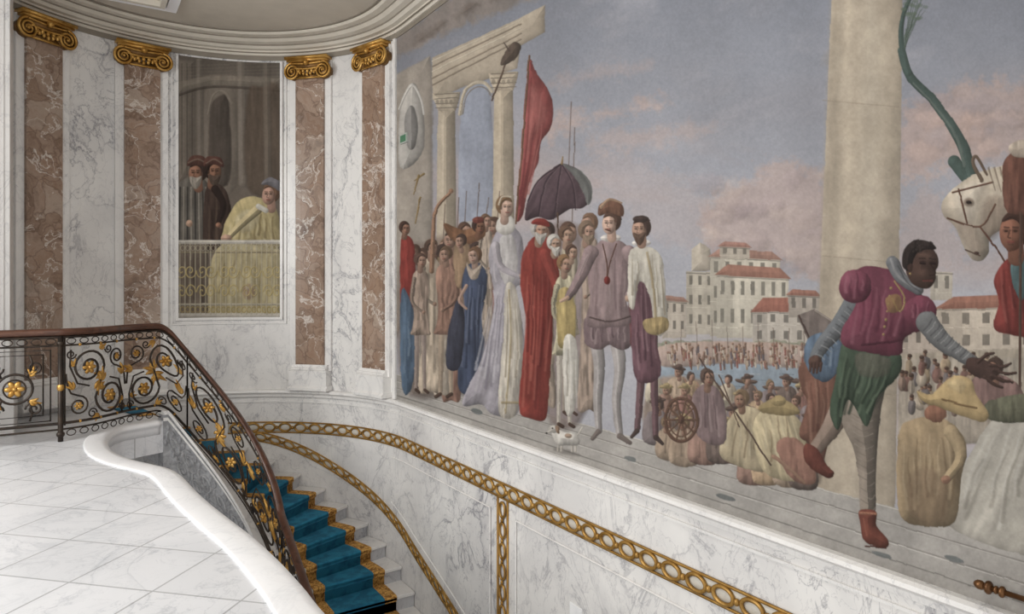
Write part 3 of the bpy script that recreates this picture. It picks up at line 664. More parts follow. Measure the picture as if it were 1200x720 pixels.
# lady with the long pale gown
f.P((166,160,168),[(583,272),(598,264),(611,274),(616,300),(618,330),(606,338),(612,370),(618,420),(612,470),(604,488),(578,486),(566,474),(545,476),(546,462),(562,430),(572,400),(580,360),(578,330),(574,300)],fold=.16,fs=6,shear=-.25)
f.folds([(580,335),(566,400),(552,468)],[(596,335),(594,400),(590,484)],13,(206,202,206),(108,102,116),2.6,.6)
f.folds([(578,285),(582,330)],[(612,280),(612,330)],6,(206,200,200),(112,104,112),2.0,.5)
f.P((200,195,190),[(588,280),(602,276),(608,300),(606,325),(594,335),(586,312)],a=.8,fold=.15,fs=4)
f.P((202,192,172),[(594,336),(605,336),(613,380),(614,440),(606,486),(586,484),(588,430),(592,380)],a=.8,fold=.2,fs=4)
f.folds([(595,340),(592,400),(588,480)],[(606,340),(612,400),(606,484)],7,(224,216,198),(140,126,102),1.8,.6)
f.L((160,138,92),[(598,340),(600,400),(594,484)],2.0,a=.6); f.L((160,138,92),[(590,472),(610,472)],3,a=.6)
f.L((182,174,180),[(582,288),(588,312),(610,324)],10,6,edge=.3); f.E((200,166,148),614,324,3.4,3)
f.P((214,208,198),[(583,270),(586,256),(596,252),(604,258),(604,270),(594,276)],fold=.1); f.head(594,243,10,(200,164,144),(124,94,66),1); f.L((216,204,182),[(586,240),(590,231),(600,231)],2.2,a=.8)
# senator in red
f.P((142,54,46),[(618,288),(630,276),(645,280),(655,300),(656,345),(650,365),(648,420),(644,470),(640,492),(622,490),(610,480),(613,430),(618,380),(612,340),(612,310)],fold=.16,fs=6)
f.folds([(618,295),(618,380),(614,484)],[(652,300),(650,370),(640,490)],14,(178,92,78),(88,28,27),2.5,.65)
f.P((100,34,32),[(636,300),(648,305),(652,350),(640,400),(636,480),(628,480),(632,380)],a=.35,soft=5,fold=.2)
f.head(634,270,9.8,(180,138,114),(178,172,166),1,(186,180,170)); f.P((134,50,44),[(624,262),(630,256),(642,258),(646,266),(634,264)],fold=.1)
f.L((150,60,52),[(640,298),(650,325),(655,342)],13,8,edge=.3); f.E((190,150,128),657,346,4,3.5)
# boy in cream
f.person(663,300,500,24,(194,184,152),sk,(140,104,70),1,leg=(194,184,170)); f.P((174,152,96),[(655,345),(668,338),(676,360),(674,400),(656,404)],fold=.2,fs=4)
f.P((212,206,194),[(662,400),(676,398),(680,440),(674,482),(664,480)],fold=.15); f.folds([(664,402),(664,480)],[(678,400),(678,480)],5,(228,222,212),(150,142,128),2,.6)
f.head(652,286,8.5,(178,140,116),(196,190,180),1,(192,186,176)); f.head(690,272,9.5,(172,134,114),(120,98,80),1,(140,118,98)); f.head(666,276,8.5,(180,144,120),(104,78,62),1); f.head(672,296,7,(180,144,120),(90,66,54),1)
# king
KG=(138,116,116)
for pts in ([(700,400),(704,430),(702,470),(704,505)],[(724,400),(728,432),(724,470),(728,510)]): f.L((162,155,152),pts,16,8,edge=.32); f.L((196,190,185),[(p[0]-1,p[1]) for p in pts],4,2,a=.5)
f.L((116,104,98),[(703,506),(696,514)],7,5); f.L((116,104,98),[(728,511),(740,519)],7,5)
f.P((118,98,100),[(688,372),(716,380),(741,372),(745,398),(732,410),(716,404),(704,410),(688,402)],fold=.2,fs=4)
f.folds([(690,376),(690,404)],[(742,376),(742,404)],10,(164,144,142),(74,58,62),2.2,.65)
f.P((104,62,66),[(738,300),(750,318),(753,340),(748,380),(754,410),(742,410),(738,350)],a=.9,fold=.2,fs=4)
f.P(KG,[(703,284),(716,280),(732,284),(742,298),(740,322),(736,350),(741,378),(716,384),(689,380),(693,350),(690,322),(692,298)],fold=.14,fs=5)
f.folds([(698,292),(694,340),(692,376)],[(738,292),(736,340),(738,378)],9,(166,144,142),(96,76,80),2.3,.5)
f.P((160,138,136),[(708,292),(718,290),(722,330),(718,372),(706,372),(704,330)],a=.4,soft=6)
f.L(KG,[(694,296),(682,324),(668,348)],17,9,edge=.35,fold=.15); f.L(KG,[(738,296),(752,320),(740,346)],17,10,edge=.35,fold=.15); f.L((170,150,148),[(690,300),(680,322)],4,2,a=.5); f.E((192,156,132),738,350,4,4); f.L((192,156,132),[(667,349),(659,353)],5,4)
f.L((84,54,44),[(708,286),(713,310),(713,326),(716,310),(724,286)],1.3); f.E((108,40,36),713,329,3.5,5)
f.L((60,46,44),[(693,372),(716,377),(740,371)],2,a=.7)
f.E((212,204,196),717,279,12,4.5,fold=.15); f.head(717,262,10.8,(198,162,142),(80,58,48),-1,None)
f.P((108,74,58),[(704,253),(703,243),(711,236),(724,235),(732,243),(731,254),(716,250)],fold=.2,fs=3); f.L((160,128,102),[(706,243),(716,234),(730,238)],4,2); f.L((84,54,44),[(711,269),(717,271)],1.6)
f.L((100,88,78),[(744,400),(752,470)],1.4)
# nobleman
for pts in ([(752,395),(753,440),(748,505)],[(766,392),(768,440),(770,512)]): f.L((108,80,84),pts,13,6.5,edge=.3)
f.L((70,56,52),[(748,505),(742,512)],6,4); f.L((70,56,52),[(770,512),(778,520)],6,4)
f.P((104,72,80),[(745,300),(762,300),(768,340),(770,395),(776,440),(748,446),(742,400)],fold=.2)
f.folds([(746,330),(744,400),(748,444)],[(764,330),(770,400),(774,440)],7,(146,112,118),(60,38,46),2.2,.6)
f.P((202,195,180),[(742,292),(764,290),(778,304),(782,345),(783,384),(770,392),(764,350),(752,330),(744,362),(738,350),(738,310)],fold=.15,fs=5)
f.folds([(764,295),(766,345),(770,388)],[(776,300),(780,345),(782,385)],6,(222,216,202),(132,118,92),2.0,.6); f.folds([(740,300),(740,355)],[(752,298),(748,340)],4,(220,214,200),(136,122,98),2,.6)
f.P((172,148,100),[(757,375),(782,372),(784,386),(770,393),(758,388)],fold=.2,fs=3); f.L((160,136,90),[(760,296),(768,340),(770,386)],3,a=.6)
f.E((214,208,200),753,285,11,4,fold=.15); f.head(752,269,10.8,(178,138,116),(70,52,46),-1,(92,70,58)); f.E((64,50,46),752,257,9,4)
# dog
f.E((110,104,98),666,530,16,3,.25,a=.6,soft=3,fold=0,edge=0)
for x in (656,660,672,676): f.L((196,188,176),[(x,518),(x,529)],2.6)
f.P((222,216,206),[(648,508),(655,503),(664,507),(676,508),(681,516),(678,522),(666,522),(655,521)],fold=.1,rough=.4,edge=.3); f.E((224,217,206),650,503,5.5,4.8); f.L((206,198,186),[(647,505),(642,508)],3.5,2.5); f.L((204,196,184),[(679,510),(684,501)],2.2); f.E((50,42,40),649,502,1,1); f.E((50,42,40),642,508,1.1,1); f.P((150,120,96),[(652,499),(657,500),(658,508),(654,507)]); f.E((160,128,104),668,511,4,3,a=.8,fold=0)
# man with straw hat, white cloth
f.P((186,180,167),[(1108,612),(1120,570),(1150,512),(1180,482),(1260,470),(1300,650),(1200,650)],fold=.12,fs=14,shear=-.5,edge=.15)
f.folds([(1165,495),(1130,560),(1112,610)],[(1260,480),(1250,560),(1250,650)],16,(214,209,198),(130,124,112),4,.5)
f.P((132,102,96),[(1135,455),(1150,440),(1175,440),(1196,452),(1200,480),(1150,480)],fold=.2); f.P((100,100,80),[(1160,470),(1220,462),(1225,490),(1165,494)],fold=.2); f.head(1166,432,10,(150,108,88),(74,56,48),-1)
f.P((160,137,104),[(1056,505),(1070,492),(1098,488),(1122,500),(1134,524),(1128,560),(1120,612),(1085,616),(1058,606),(1052,560)],fold=.14,fs=9,shear=.1,edge=.28,ew=7)
f.folds([(1060,505),(1056,560),(1062,606)],[(1118,500),(1124,550),(1114,610)],12,(190,168,132),(98,78,56),3.2,.55)
f.P((126,102,80),[(1066,560),(1090,548),(1112,570),(1108,612),(1070,606)],a=.45,soft=6,fold=.2)
f.L((178,154,116),[(1116,506),(1128,534),(1112,560)],17,10,edge=.35); f.E((160,116,92),1110,562,6,5); f.E((138,94,74),1098,484,13,11)
f.P((188,160,110),[(1076,458),(1092,462),(1106,450),(1122,440),(1140,446),(1146,462),(1160,484),(1154,494),(1130,488),(1104,478),(1084,470)],fold=.08,fs=7,edge=.3); f.L((124,96,62),[(1106,468),(1126,474),(1146,478)],2.5); f.P((210,186,138),[(1112,450),(1124,444),(1134,450),(1126,462)],a=.6,soft=4)
# page
PG=(112,54,70)
f.P((116,104,98),[(936,370),(956,362),(984,380),(992,404),(964,432),(950,402)],sm=False,fold=.15,edge=.3,rough=.3)
f.L((78,60,54),[(938,370),(966,430)],2,sm=False); f.L((160,146,134),[(957,364),(984,381)],1.6,sm=False)
f.P((118,80,66),[(938,430),(958,424),(984,436),(984,470),(974,508),(966,540),(950,520),(938,508),(948,474),(940,456)],fold=.18,fs=8,edge=.3)
f.folds([(944,436),(950,480),(952,518)],[(980,440),(978,480),(968,530)],8,(158,118,98),(70,44,38),3.2,.6)
f.P((90,110,132),[(948,398),(966,390),(988,402),(986,432),(968,448),(952,438),(944,418)],fold=.18,fs=6,edge=.3); f.folds([(950,402),(952,436)],[(984,404),(980,440)],6,(140,156,172),(50,66,88),2.8,.6)
f.P((140,120,106),[(984,462),(1000,470),(992,498),(972,522),(960,534),(950,526),(964,500)],fold=.12,fs=8,edge=.3)
f.P((112,60,50),[(946,520),(960,526),(970,544),(980,554),(972,560),(954,550),(944,536)],fold=.1,edge=.35)
f.P((144,131,117),[(984,436),(1010,444),(1038,448),(1034,480),(1030,520),(1028,560),(1026,602),(1011,602),(1008,560),(1002,526),(990,500),(982,470)],fold=.1,fs=9,edge=.4,ew=8,rough=.4)
for i in range(18): f.L((172,160,144) if i%2 else (112,100,90),[(998+i*.8,470+i*7.2),(1010+i*.7,476+i*7.2),(1024+i*.2,472+i*7.2)],1.3,a=.4)
f.E((120,106,94),1018,540,6,12,a=.4,soft=5,fold=0)
f.P((114,60,48),[(1009,598),(1028,599),(1029,616),(1042,632),(1041,641),(1026,640),(1014,632),(1010,615)],fold=.1,edge=.35,rough=.3)
f.L((160,104,80),[(1010,601),(1028,602)],3); f.L((70,34,28),[(1016,640),(1040,642)],1.6); f.L((168,98,78),[(1014,608),(1018,628)],2.4,a=.5)
f.P((62,78,62),[(990,402),(1018,410),(1054,414),(1058,434),(1044,452),(1030,466),(1018,500),(1004,478),(994,470),(984,504),(974,480),(982,440)],fold=.18,fs=8,edge=.3)
f.folds([(992,408),(984,450),(982,490)],[(1054,416),(1044,450),(1020,490)],14,(104,122,98),(30,42,32),3.2,.65)
f.P((110,98,88),[(1006,415),(1045,420),(1040,440),(1010,440)],fold=.2,a=.5,soft=3)
f.L((106,110,114),[(1002,356),(985,382),(966,404),(957,420)],24,14,edge=.4)
for i in range(12): f.L((156,158,160) if i%2 else (72,74,78),[(995-i*3.4,360+i*5),(1001-i*3.3,365+i*4.8),(1006-i*3.4,371+i*4.6)],1.7,a=.6)
f.E((88,64,55),957,424,8,8,edge=.35); 
for k in range(4): f.L((84,60,52),[(952+k*4,426),(951+k*4,438-abs(k-1.5)*2)],4,2.6)
f.P(PG,[(1000,320),(1018,312),(1044,316),(1066,328),(1084,348),(1094,368),(1082,386),(1062,396),(1056,416),(1022,414),(992,406),(988,388),(1000,366),(1006,350),(992,346),(988,334)],fold=.12,fs=10,edge=.3,ew=7)
f.folds([(1006,330),(1004,370),(996,404)],[(1066,340),(1062,380),(1054,412)],12,(150,90,104),(68,26,40),3.6,.55)
f.E((122,60,77),1004,336,19,20,.3,fold=.12,fs=6,edge=.35,ew=6); f.folds([(992,322),(992,352)],[(1018,320),(1018,352)],6,(160,100,114),(66,26,40),3,.6); f.E((156,96,110),999,328,8,8,0,a=.35,soft=6)
f.E((120,58,75),1080,366,20,20,.6,fold=.12,fs=6,edge=.35,ew=6); f.folds([(1066,352),(1068,380)],[(1094,354),(1094,382)],6,(156,96,110),(66,26,40),3,.6)
f.L((62,28,38),[(1012,404),(1040,402),(1058,398)],3,a=.7)
for k in range(7): f.E((160,130,84),1046-k*1.5,338+k*9,1.6,1.6,fold=0)
f.L((170,140,90),[(1050,330),(1062,350),(1056,366),(1048,350)],2); f.P((156,122,74),[(1040,350),(1056,345),(1058,362),(1044,366)],a=.8)
f.L((112,113,114),[(1088,378),(1104,398),(1122,412),(1142,424)],26,14,edge=.4)
for i in range(14): f.L((162,162,161) if i%2 else (74,75,78),[(1084+i*4.2,387+i*3.1),(1089+i*4.2,382+i*3.2),(1094+i*4.0,374+i*3.6)],1.7,a=.6)
f.P((72,52,46),[(1136,420),(1150,420),(1164,426),(1172,436),(1164,446),(1146,442),(1134,432)],fold=.1,edge=.3)
for a_ in ([(1162,428),(1176,430),(1186,426)],[(1166,434),(1180,438),(1192,437)],[(1164,440),(1178,447),(1188,448)],[(1156,442),(1166,450),(1176,454)],[(1148,424),(1158,416),(1166,414)]): f.L((74,53,46),a_,5,3,edge=.3)
f.L((112,114,118),[(1048,308),(1058,326),(1078,340)],16,12,edge=.35); f.L((166,166,166),[(1046,304),(1054,324),(1074,337)],3,a=.6); f.L((60,60,64),[(1054,312),(1064,330),(1080,342)],2,a=.5)
f.P((80,58,50),[(1062,300),(1068,289),(1082,284),(1094,290),(1101,302),(1101,312),(1098,318),(1098,328),(1090,338),(1076,336),(1066,325)],fold=.03,edge=.34,ew=7,rough=.2)
f.P((44,36,34),[(1059,312),(1061,293),(1073,282),(1090,282),(1099,291),(1086,293),(1077,297),(1072,306),(1068,318)],fold=.2,fs=3)
for i in range(14): f.E((70,58,52),1062+rs.rand()*28,284+rs.rand()*12,1.6,1.4,fold=0,a=.5)
f.E((120,90,78),1086,300,8,4,.2,a=.5,soft=4,fold=0); f.E((112,82,70),1084,320,5,5,.2,a=.45,soft=4,fold=0)
for ex in (1083,1095): f.E((44,30,28),ex,308,4,2.4,.1,a=.7,soft=1.5,fold=0,edge=0); f.L((30,20,20),[(ex-3,309),(ex+3,309.5)],1.5); f.L((40,30,28),[(ex-4,303),(ex+3,303)],1.4,a=.8)
f.L((48,32,28),[(1091,308),(1098,320),(1091,323)],1.8,a=.8); f.L((112,60,54),[(1084,329),(1094,329)],2.6); f.L((50,34,30),[(1083,328),(1095,328)],1); f.E((68,48,42),1069,314,3,5); f.E((190,156,96),1069,321,1.6,1.6,fold=0)
f.mesh('mural_painting',M_paint,.012,sat=.84,gain=.89,wa=.09,warp=.5)
mb=MB()
wsweep(mb,px_t(463),px_t(466)-.01,rect(0.001,.03,.07,3.98)); mb.obj('trim_7',[M_trim])
# ------------------------------------------------------------------ small fresco in the apse
mx0,mx1,mz0,mz1=209,329,wz(268,372),3.96
m=Paint(mx0,mx1,330,mz0,mz1,640); X,Y=m.PX,m.PY
g=np.clip((Y-60)/240,0,1)[...,None]; m.C[:]=np.array((100,92,84))*(1-g)+np.array((122,111,100))*g
n_=fbm(X/30,Y/50,5)[...,None]; m.C*=1+.3*(n_-.5)
m.P((132,122,110),[(209,70),(228,72),(228,200),(209,215)],sm=False,soft=3,a=.6,fold=.1)
for x in (213,219,225): m.L((86,78,70),[(x,75),(x,205)],1.2,sm=False,a=.6)
m.P((134,124,112),[(240,108),(256,96),(272,104),(278,130),(276,220),(242,220)],a=.6,soft=3,fold=.1); m.P((72,64,58),[(246,132),(256,114),(268,120),(270,210),(247,210)],a=.8,soft=2.5); m.L((150,140,126),[(244,134),(250,112),(262,108),(272,122)],3,a=.6)
m.L((150,140,128),[(283,72),(285,215)],10,a=.5,soft=2.5,edge=.3); m.L((144,134,122),[(234,72),(235,190)],8,a=.5,soft=2.5,edge=.3)
m.P((146,136,122),[(209,96),(250,88),(329,92),(329,104),(250,100),(209,110)],a=.6,soft=2,sm=False); m.L((66,58,52),[(209,112),(250,102),(329,107)],3,a=.6)
m.P((86,72,60),[(290,112),(308,102),(329,106),(329,215),(290,220)],a=.7,soft=4,fold=.15); m.L((126,116,104),[(313,75),(315,225)],9,a=.55,soft=2.5,edge=.3)
for i in range(5): m.L((140,130,116),[(209,78+i*4),(329,74+i*4)],1.2,a=.3,sm=False)
m.P((104,99,92),[(207,226),(214,212),(230,206),(244,216),(248,240),(246,290),(207,290)],fold=.15,fs=4,edge=.3)
for i in range(8): m.L((168,160,146) if i%2 else (50,48,47),[(211+i*4.4,220),(210+i*4.8,286)],2,a=.7)
m.P((66,52,46),[(240,228),(250,215),(264,222),(271,248),(266,285),(240,290)],fold=.2,fs=5); m.folds([(244,228),(244,285)],[(266,230),(264,285)],6,(112,92,78),(34,26,24),3,.6)
m.head(231,203,11,(158,112,90),(64,50,44),-1,(164,156,144)); m.P((92,62,54),[(219,194),(225,183),(239,184),(244,196),(231,194)],fold=.1); m.L((140,124,108),[(221,191),(232,187),(242,192)],2,a=.6)
m.head(250,201,10.5,(146,104,82),(50,38,34),1,(88,72,62)); m.P((96,62,54),[(239,195),(243,184),(258,185),(262,196),(250,193)],fold=.1); m.L((140,120,104),[(242,192),(251,187),(260,192)],2,a=.6)
m.L((44,34,31),[(252,222),(262,240),(256,262)],9,6); m.E((150,108,86),256,264,3,3); m.E((190,154,130),222,262,4,4)
m.P((188,172,124),[(262,268),(270,250),(280,236),(296,230),(312,236),(326,250),(329,285),(318,300),(300,296),(262,292)],fold=.15,fs=5,shear=.3,edge=.28)
m.folds([(272,254),(264,290)],[(322,244),(326,290)],14,(216,204,164),(116,100,66),3.0,.6)
m.P((180,167,128),[(243,372),(246,320),(256,290),(290,286),(320,292),(329,300),(329,374)],fold=.15,fs=7,edge=.2)
m.folds([(256,292),(246,330),(244,370)],[(326,296),(328,330),(328,372)],18,(208,197,160),(114,100,70),3.6,.55)
m.P((112,99,88),[(209,286),(244,286),(244,374),(209,374)],sm=False,fold=.15,fs=6); m.folds([(210,290),(210,370)],[(244,290),(244,370)],7,(146,132,114),(60,50,44),3,.5)
m.P((208,198,166),[(276,256),(290,246),(304,252),(298,268),(280,272)],a=.5,soft=4)
m.head(317,228,10.5,(196,154,134),(112,84,66),-1,None,.2); m.P((118,116,122),[(306,216),(316,208),(328,213),(329,224),(317,218)],fold=.15)
m.L((200,184,140),[(302,246),(284,262),(270,276)],11,7,edge=.35); m.E((196,158,136),265,279,6,4); m.L((214,210,198),[(303,242),(312,247)],6)
m.E((146,104,90),292,342,7,9,a=.5,soft=3); m.E((196,190,180),292,338,3,3,a=.5)
iron=(198,189,162)
m.L((210,204,192),[(207,284),(331,284)],5,sm=False); m.L((150,138,112),[(207,296),(331,296)],1.6,sm=False); m.L((180,172,152),[(207,357),(331,357)],2.4,sm=False); m.L((190,184,172),[(207,370),(331,370)],6,sm=False)
for i in range(21):
    x=211+i*6; m.L(iron,[(x,286),(x,368)],1.3,sm=False,a=.85)
    m.L(iron,[(x+3+2.2*math.cos(a),291+3*math.sin(a)) for a in np.linspace(0,2*pi,9)],.9,a=.8)
    m.L((176,154,92),[(x+3+2.4*math.cos(a),363+3.2*math.sin(a)) for a in np.linspace(0,2*pi,9)],1.2,a=.8)
for xc in (218,242,268,294,320):
    for s in (-1,1):
        m.L((198,178,118),[(xc+s*5+s*(9*(1-q/90))*math.cos(q*.11)*.8,318+9*(1-q/90)*math.sin(q*.11)) for q in range(0,84,6)],1.5,a=.9)
        m.L((198,178,118),[(xc+s*5+s*(8*(1-q/90))*math.cos(-q*.11)*.8,342+9*(1-q/90)*math.sin(-q*.11)) for q in range(0,84,6)],1.5,a=.9)
npn=empty('niche_painting')
m.mesh('painted_panel',M_paint,.012,wash=(146,136,126),wa=.09,sat=.9,gain=.97,warp=.4,parent=npn)
mb=MB(); ta,tb=px_t(mx0),px_t(mx1); ta,tb=min(ta,tb),max(ta,tb)
for a,b in ((ta-.03,ta),(tb,tb+.03)): wsweep(mb,a,b,rect(0.001,.028,mz0-.03,3.97))
wsweep(mb,ta-.03,tb+.03,rect(0.001,.028,mz0-.03,mz0))
for a,b in ((ta-.075,ta-.06),(tb+.06,tb+.075)): wsweep(mb,a,b,rect(0.001,.016,mz0-.08,3.97))
wsweep(mb,ta-.075,tb+.075,rect(0.001,.016,mz0-.08,mz0-.065))
mb.obj('marble_frame',[M_trim],parent=npn)
# ------------------------------------------------------------------ stairs
RI=.75; DPH=8.9; RIS=.155; S0=math.radians(102)*R; TR=math.radians(DPH)*R
def sp(s,r):
    if s<=S0: a=math.radians(102)-s/R; return (CX+r*math.cos(a),CY+r*math.sin(a))
    return (CX+r,CY-(s-S0))
def pitch_s(s): return -RIS*max(0,s)/TR
stair=empty('curved_staircase'); NST=20
mb=MB()
for i in range(1,NST+1):
    z1=-RIS*i; z0=z1-RIS-.16
    ss=np.linspace((i-1)*TR-.02,i*TR+.0,6)
    secs=[[(*sp(s,RI+.06),z0),(*sp(s,R-.004),z0),(*sp(s,R-.004),z1-.035),(*sp(s,RI+.06),z1-.035)] for s in ss]; mb.sections(secs,0)
    ss=np.linspace((i-1)*TR-.01,i*TR+.022,6)
    secs=[[(*sp(s,RI+.06),z1-.035),(*sp(s,R-.004),z1-.035),(*sp(s,R-.004),z1),(*sp(s,RI+.06),z1)] for s in ss]; mb.sections(secs,1)
mb.obj('marble_steps',[M_step,M_trim],False,stair,bevel=.008)
mb=MB(); path=[]
for i in range(0,NST):
    e=i*TR+.034
    if i>0 : path.append((e-.03,-RIS*i+.014))
    else: path.append((-.25,.014)); path.append((e-.03,.014))
    path+= [(e-.008,-RIS*i+.010),(e,-RIS*i+.0),(e,-RIS*i-.03),(e-.018,-RIS*i-.045),(e-.018,-RIS*(i+1)+.014)]
    for q in (.2,.4,.6,.8): path.append((e-.018+(TR)*q,-RIS*(i+1)+.014))
def strip(r0,r1,mi):
    secs=[[(*sp(s,r0),z-.008),(*sp(s,r0),z),(*sp(s,r1),z),(*sp(s,r1),z-.008)] for s,z in path]
    mb.sections(secs,mi,True,False)
strip(1.20,1.72,0); strip(1.08,1.20,1); strip(1.72,1.85,1)
mb.obj('carpet_runner',[M_blue,M_cgold],False,stair)
mb=MB()
def strsec(r0,r1,h0,h1,mi,sA=-.12,sB=6.2):
    secs=[]
    for s in np.linspace(sA,sB,110):
        z=pitch_s(s); secs.append([(*sp(s,r0),z+h0),(*sp(s,r1),z+h0),(*sp(s,r1),z+h1),(*sp(s,r0),z+h1)])
    mb.sections(secs,mi)
strsec(.69,.81,-.55,.06,0); strsec(.66,.835,.06,.10,1); strsec(.675,.70,-.50,-.46,1); strsec(.675,.70,.0,.03,1)
for k in range(14):
    sb=.05+k*.42
    for (dc,hc,dr) in ((.12,-.16,1),(.34,-.30,-1)):
        pts=[]
        for q in np.linspace(0,1,26):
            rr=.10*(1-.8*q); a=dr*(q*2*pi*1.6)+pi/2; s=sb+ (dc+rr*math.cos(a)*2.2)*1.0; h=hc+rr*math.sin(a)
            pts.append((*sp(s,.688),pitch_s(s)+h))
        mb.tube(pts,.014,5,0)
        for w_ in range(4):
            a=w_*1.3+dr; s=sb+dc+.12*math.cos(a)*2.2; h=hc+.12*math.sin(a)
            mb.ball((*sp(s,.688),pitch_s(s)+h),.02,.02,.035,0,6)
mb.obj('carved_string',[M_rel,M_trim],False,stair)
# ------------------------------------------------------------------ landing floor
epx=[(160,499),(140,503),(126,510),(121,520),(128,531),(148,540),(172,546),(192,551),(207,559),(222,575),(240,592),(262,610),(290,632),(318,658),(345,688),(372,722)]
edge=[floorpt(*p) for p in epx]
a110=math.radians(108)
edge=[(CX+.69*math.cos(a110),CY+.69*math.sin(a110))]+edge+[(.86,2.2),(.87,1.0),(.87,-2.0)]
edge=catmull(edge,False,5)
outer=[(CX+2.055*math.cos(math.radians(a)),CY+2.055*math.sin(math.radians(a))) for a in range(180,107,-3)]+[(CX+2.055*math.cos(math.radians(102)),CY+2.055*math.sin(math.radians(102))),(CX+.7*math.cos(math.radians(102)),CY+.7*math.sin(math.radians(102)))]
poly=outer+list(edge)+[(-4.2,-2.0),(-4.2,CY)]
mb=MB(); n=len(poly); mb.add([(x,y,0) for x,y in poly]+[(x,y,-.3) for x,y in poly],[tuple(range(n)),tuple(range(2*n-1,n-1,-1))]+[(i,(i+1)%n,n+(i+1)%n,n+i) for i in range(n)])
mb.obj('floor',[M_floor])
mb=MB(); psweep(mb,edge,[(.14,0.0),(.14,.008),(.125,.014),(0.02,.017),(-.02,.010),(-.035,-.008),(-.035,-.03),(-.015,-.045),(-.005,-.07),(-.005,-.12),(.02,-.12),(.02,-.02)]); mb.obj('trim_8',[M_rim],True)
mb=MB(); mb.box(-4.2,W,-2.0,CY+R,-3.7,-3.6); mb.obj('floor_lower',[M_floor])
mb=MB(); mb.box(-1.0,-.43,7.35,7.75,0,ZC); mb.box(-1.03,-.40,7.32,7.78,0,.35); mb.box(-1.05,-.38,7.30,7.80,ZC-.2,ZC); mb.box(-.97,-.47,7.335,7.36,.5,3.8); mb.obj('wall_left_pier',[M_trim],bevel=.008)
# ------------------------------------------------------------------ balustrade
bal=empty('wrought_iron_balustrade')
plan=[(-1.9,6.82),(-1.4,6.82),(-.9,6.82),(-.45,6.82),(-.06,6.82)]
pl=[(x,y,0) for x,y in catmull(plan,False,6)][:-1]
tr=catmull([(-.06,6.82),(.14,6.90),(.32,7.06),(.47,7.22),(.683,7.355)],False,8)
pl+= [(x,y,0) for x,y in tr][:-1]
for a in np.linspace(110,0,56): 
    s=(math.radians(102)-math.radians(a))*R; pl.append((CX+RI*math.cos(math.radians(a)),CY+RI*math.sin(math.radians(a)),pitch_s(s)))
for y in np.linspace(CY-.08,3.2,40): pl.append((CX+RI,y,pitch_s(S0+CY-y)))
pl=np.array(pl)
ker=np.ones(7)/7; zz=np.convolve(np.pad(pl[:,2],3,mode='edge'),ker,'valid'); pl[:,2]=zz
ds=np.r_[0,np.cumsum(np.hypot(np.diff(pl[:,0]),np.diff(pl[:,1])))]
def bp_(s,h,o=0):
    return (np.interp(s,ds,pl[:,0]),np.interp(s,ds,pl[:,1]),np.interp(s,ds,pl[:,2])+h)
SP=float(ds[np.argmin(abs(pl[:,0]+.06)+abs(pl[:,1]-6.82))]); SE=float(ds[-1])
HB=.13
mbI=MB(); mbG=MB(); mbR=MB()
ss=np.linspace(0.0,SE,260)
secs=[]
for i,s in enumerate(ss):
    p=Vector(bp_(s,0)); q=Vector(bp_(min(SE,s+.02),0))-Vector(bp_(max(0,s-.02),0)); q.z=0; q.normalize(); nn=Vector((q.y,-q.x,0))
    prof_=[(-.022,.885),(.022,.885),(.034,.9),(.036,.918),(.024,.936),(0,.943),(-.024,.936),(-.036,.918),(-.034,.9)]
    secs.append([tuple(p+nn*a+Vector((0,0,h))) for a,h in prof_])
mbR.sections(secs,0)
for h,r in ((.872,.012),(.80,.008),(HB+.02,.012),(HB-.03,.008)): mbI.tube([bp_(s,h) for s in ss],r,6)
def spiral(cs,ch,r0,a0,dr,turns=1.5,inn=.2,n=26,rev=False):
    p=[(cs+r0*(1-(1-inn)*q)*math.cos(a0+dr*2*pi*turns*q),ch+r0*(1-(1-inn)*q)*math.sin(a0+dr*2*pi*turns*q)) for q in np.linspace(0,1,n)]
    return p[::-1] if rev else p
def T_(mb,sh,r,n=6,**k): mb.tube([bp_(s,h) for s,h in sh],r,n,**k)
def rosette(s,h,r):
    c=Vector(bp_(s,h)); q=Vector(bp_(s+.02,h))-Vector(bp_(s-.02,h)); q.z=0; q.normalize(); z=Vector((0,0,1)); nn=q.cross(z)
    for k in range(6):
        a=k*pi/3; d=q*math.cos(a)+z*math.sin(a); e=nn.cross(d)
        mbG.ball(tuple(c+d*r*.55),r*.5,r*.26,r*.32,0,8,(d,nn,e))
    mbG.ball(tuple(c),r*.3,r*.5,r*.3,0,8,(q,nn,z))
def leaf(s,h,a,L):
    for (da,kk) in ((0,1),(.55,.7),(-.55,.7)):
        pts=[(s+L*kk*q*math.cos(a+da+.5*q),h+L*kk*q*math.sin(a+da+.5*q)) for q in np.linspace(0,1,7)]
        mbG.tube([bp_(*p) for p in pts],lambda q:L*.15*math.sin(pi*(.12+.86*q))+.001,6,flat=.6)
def post(s):
    p=bp_(s,0); z=p[2]
    mbI.tube([(p[0],p[1],z+h) for h in (0,.05,.88)],.02,8); mbI.ball((p[0],p[1],z+.06),.032,.032,.03); mbI.ball((p[0],p[1],z+.82),.03,.03,.025); mbG.ball((p[0],p[1],z+.45),.028,.028,.04)
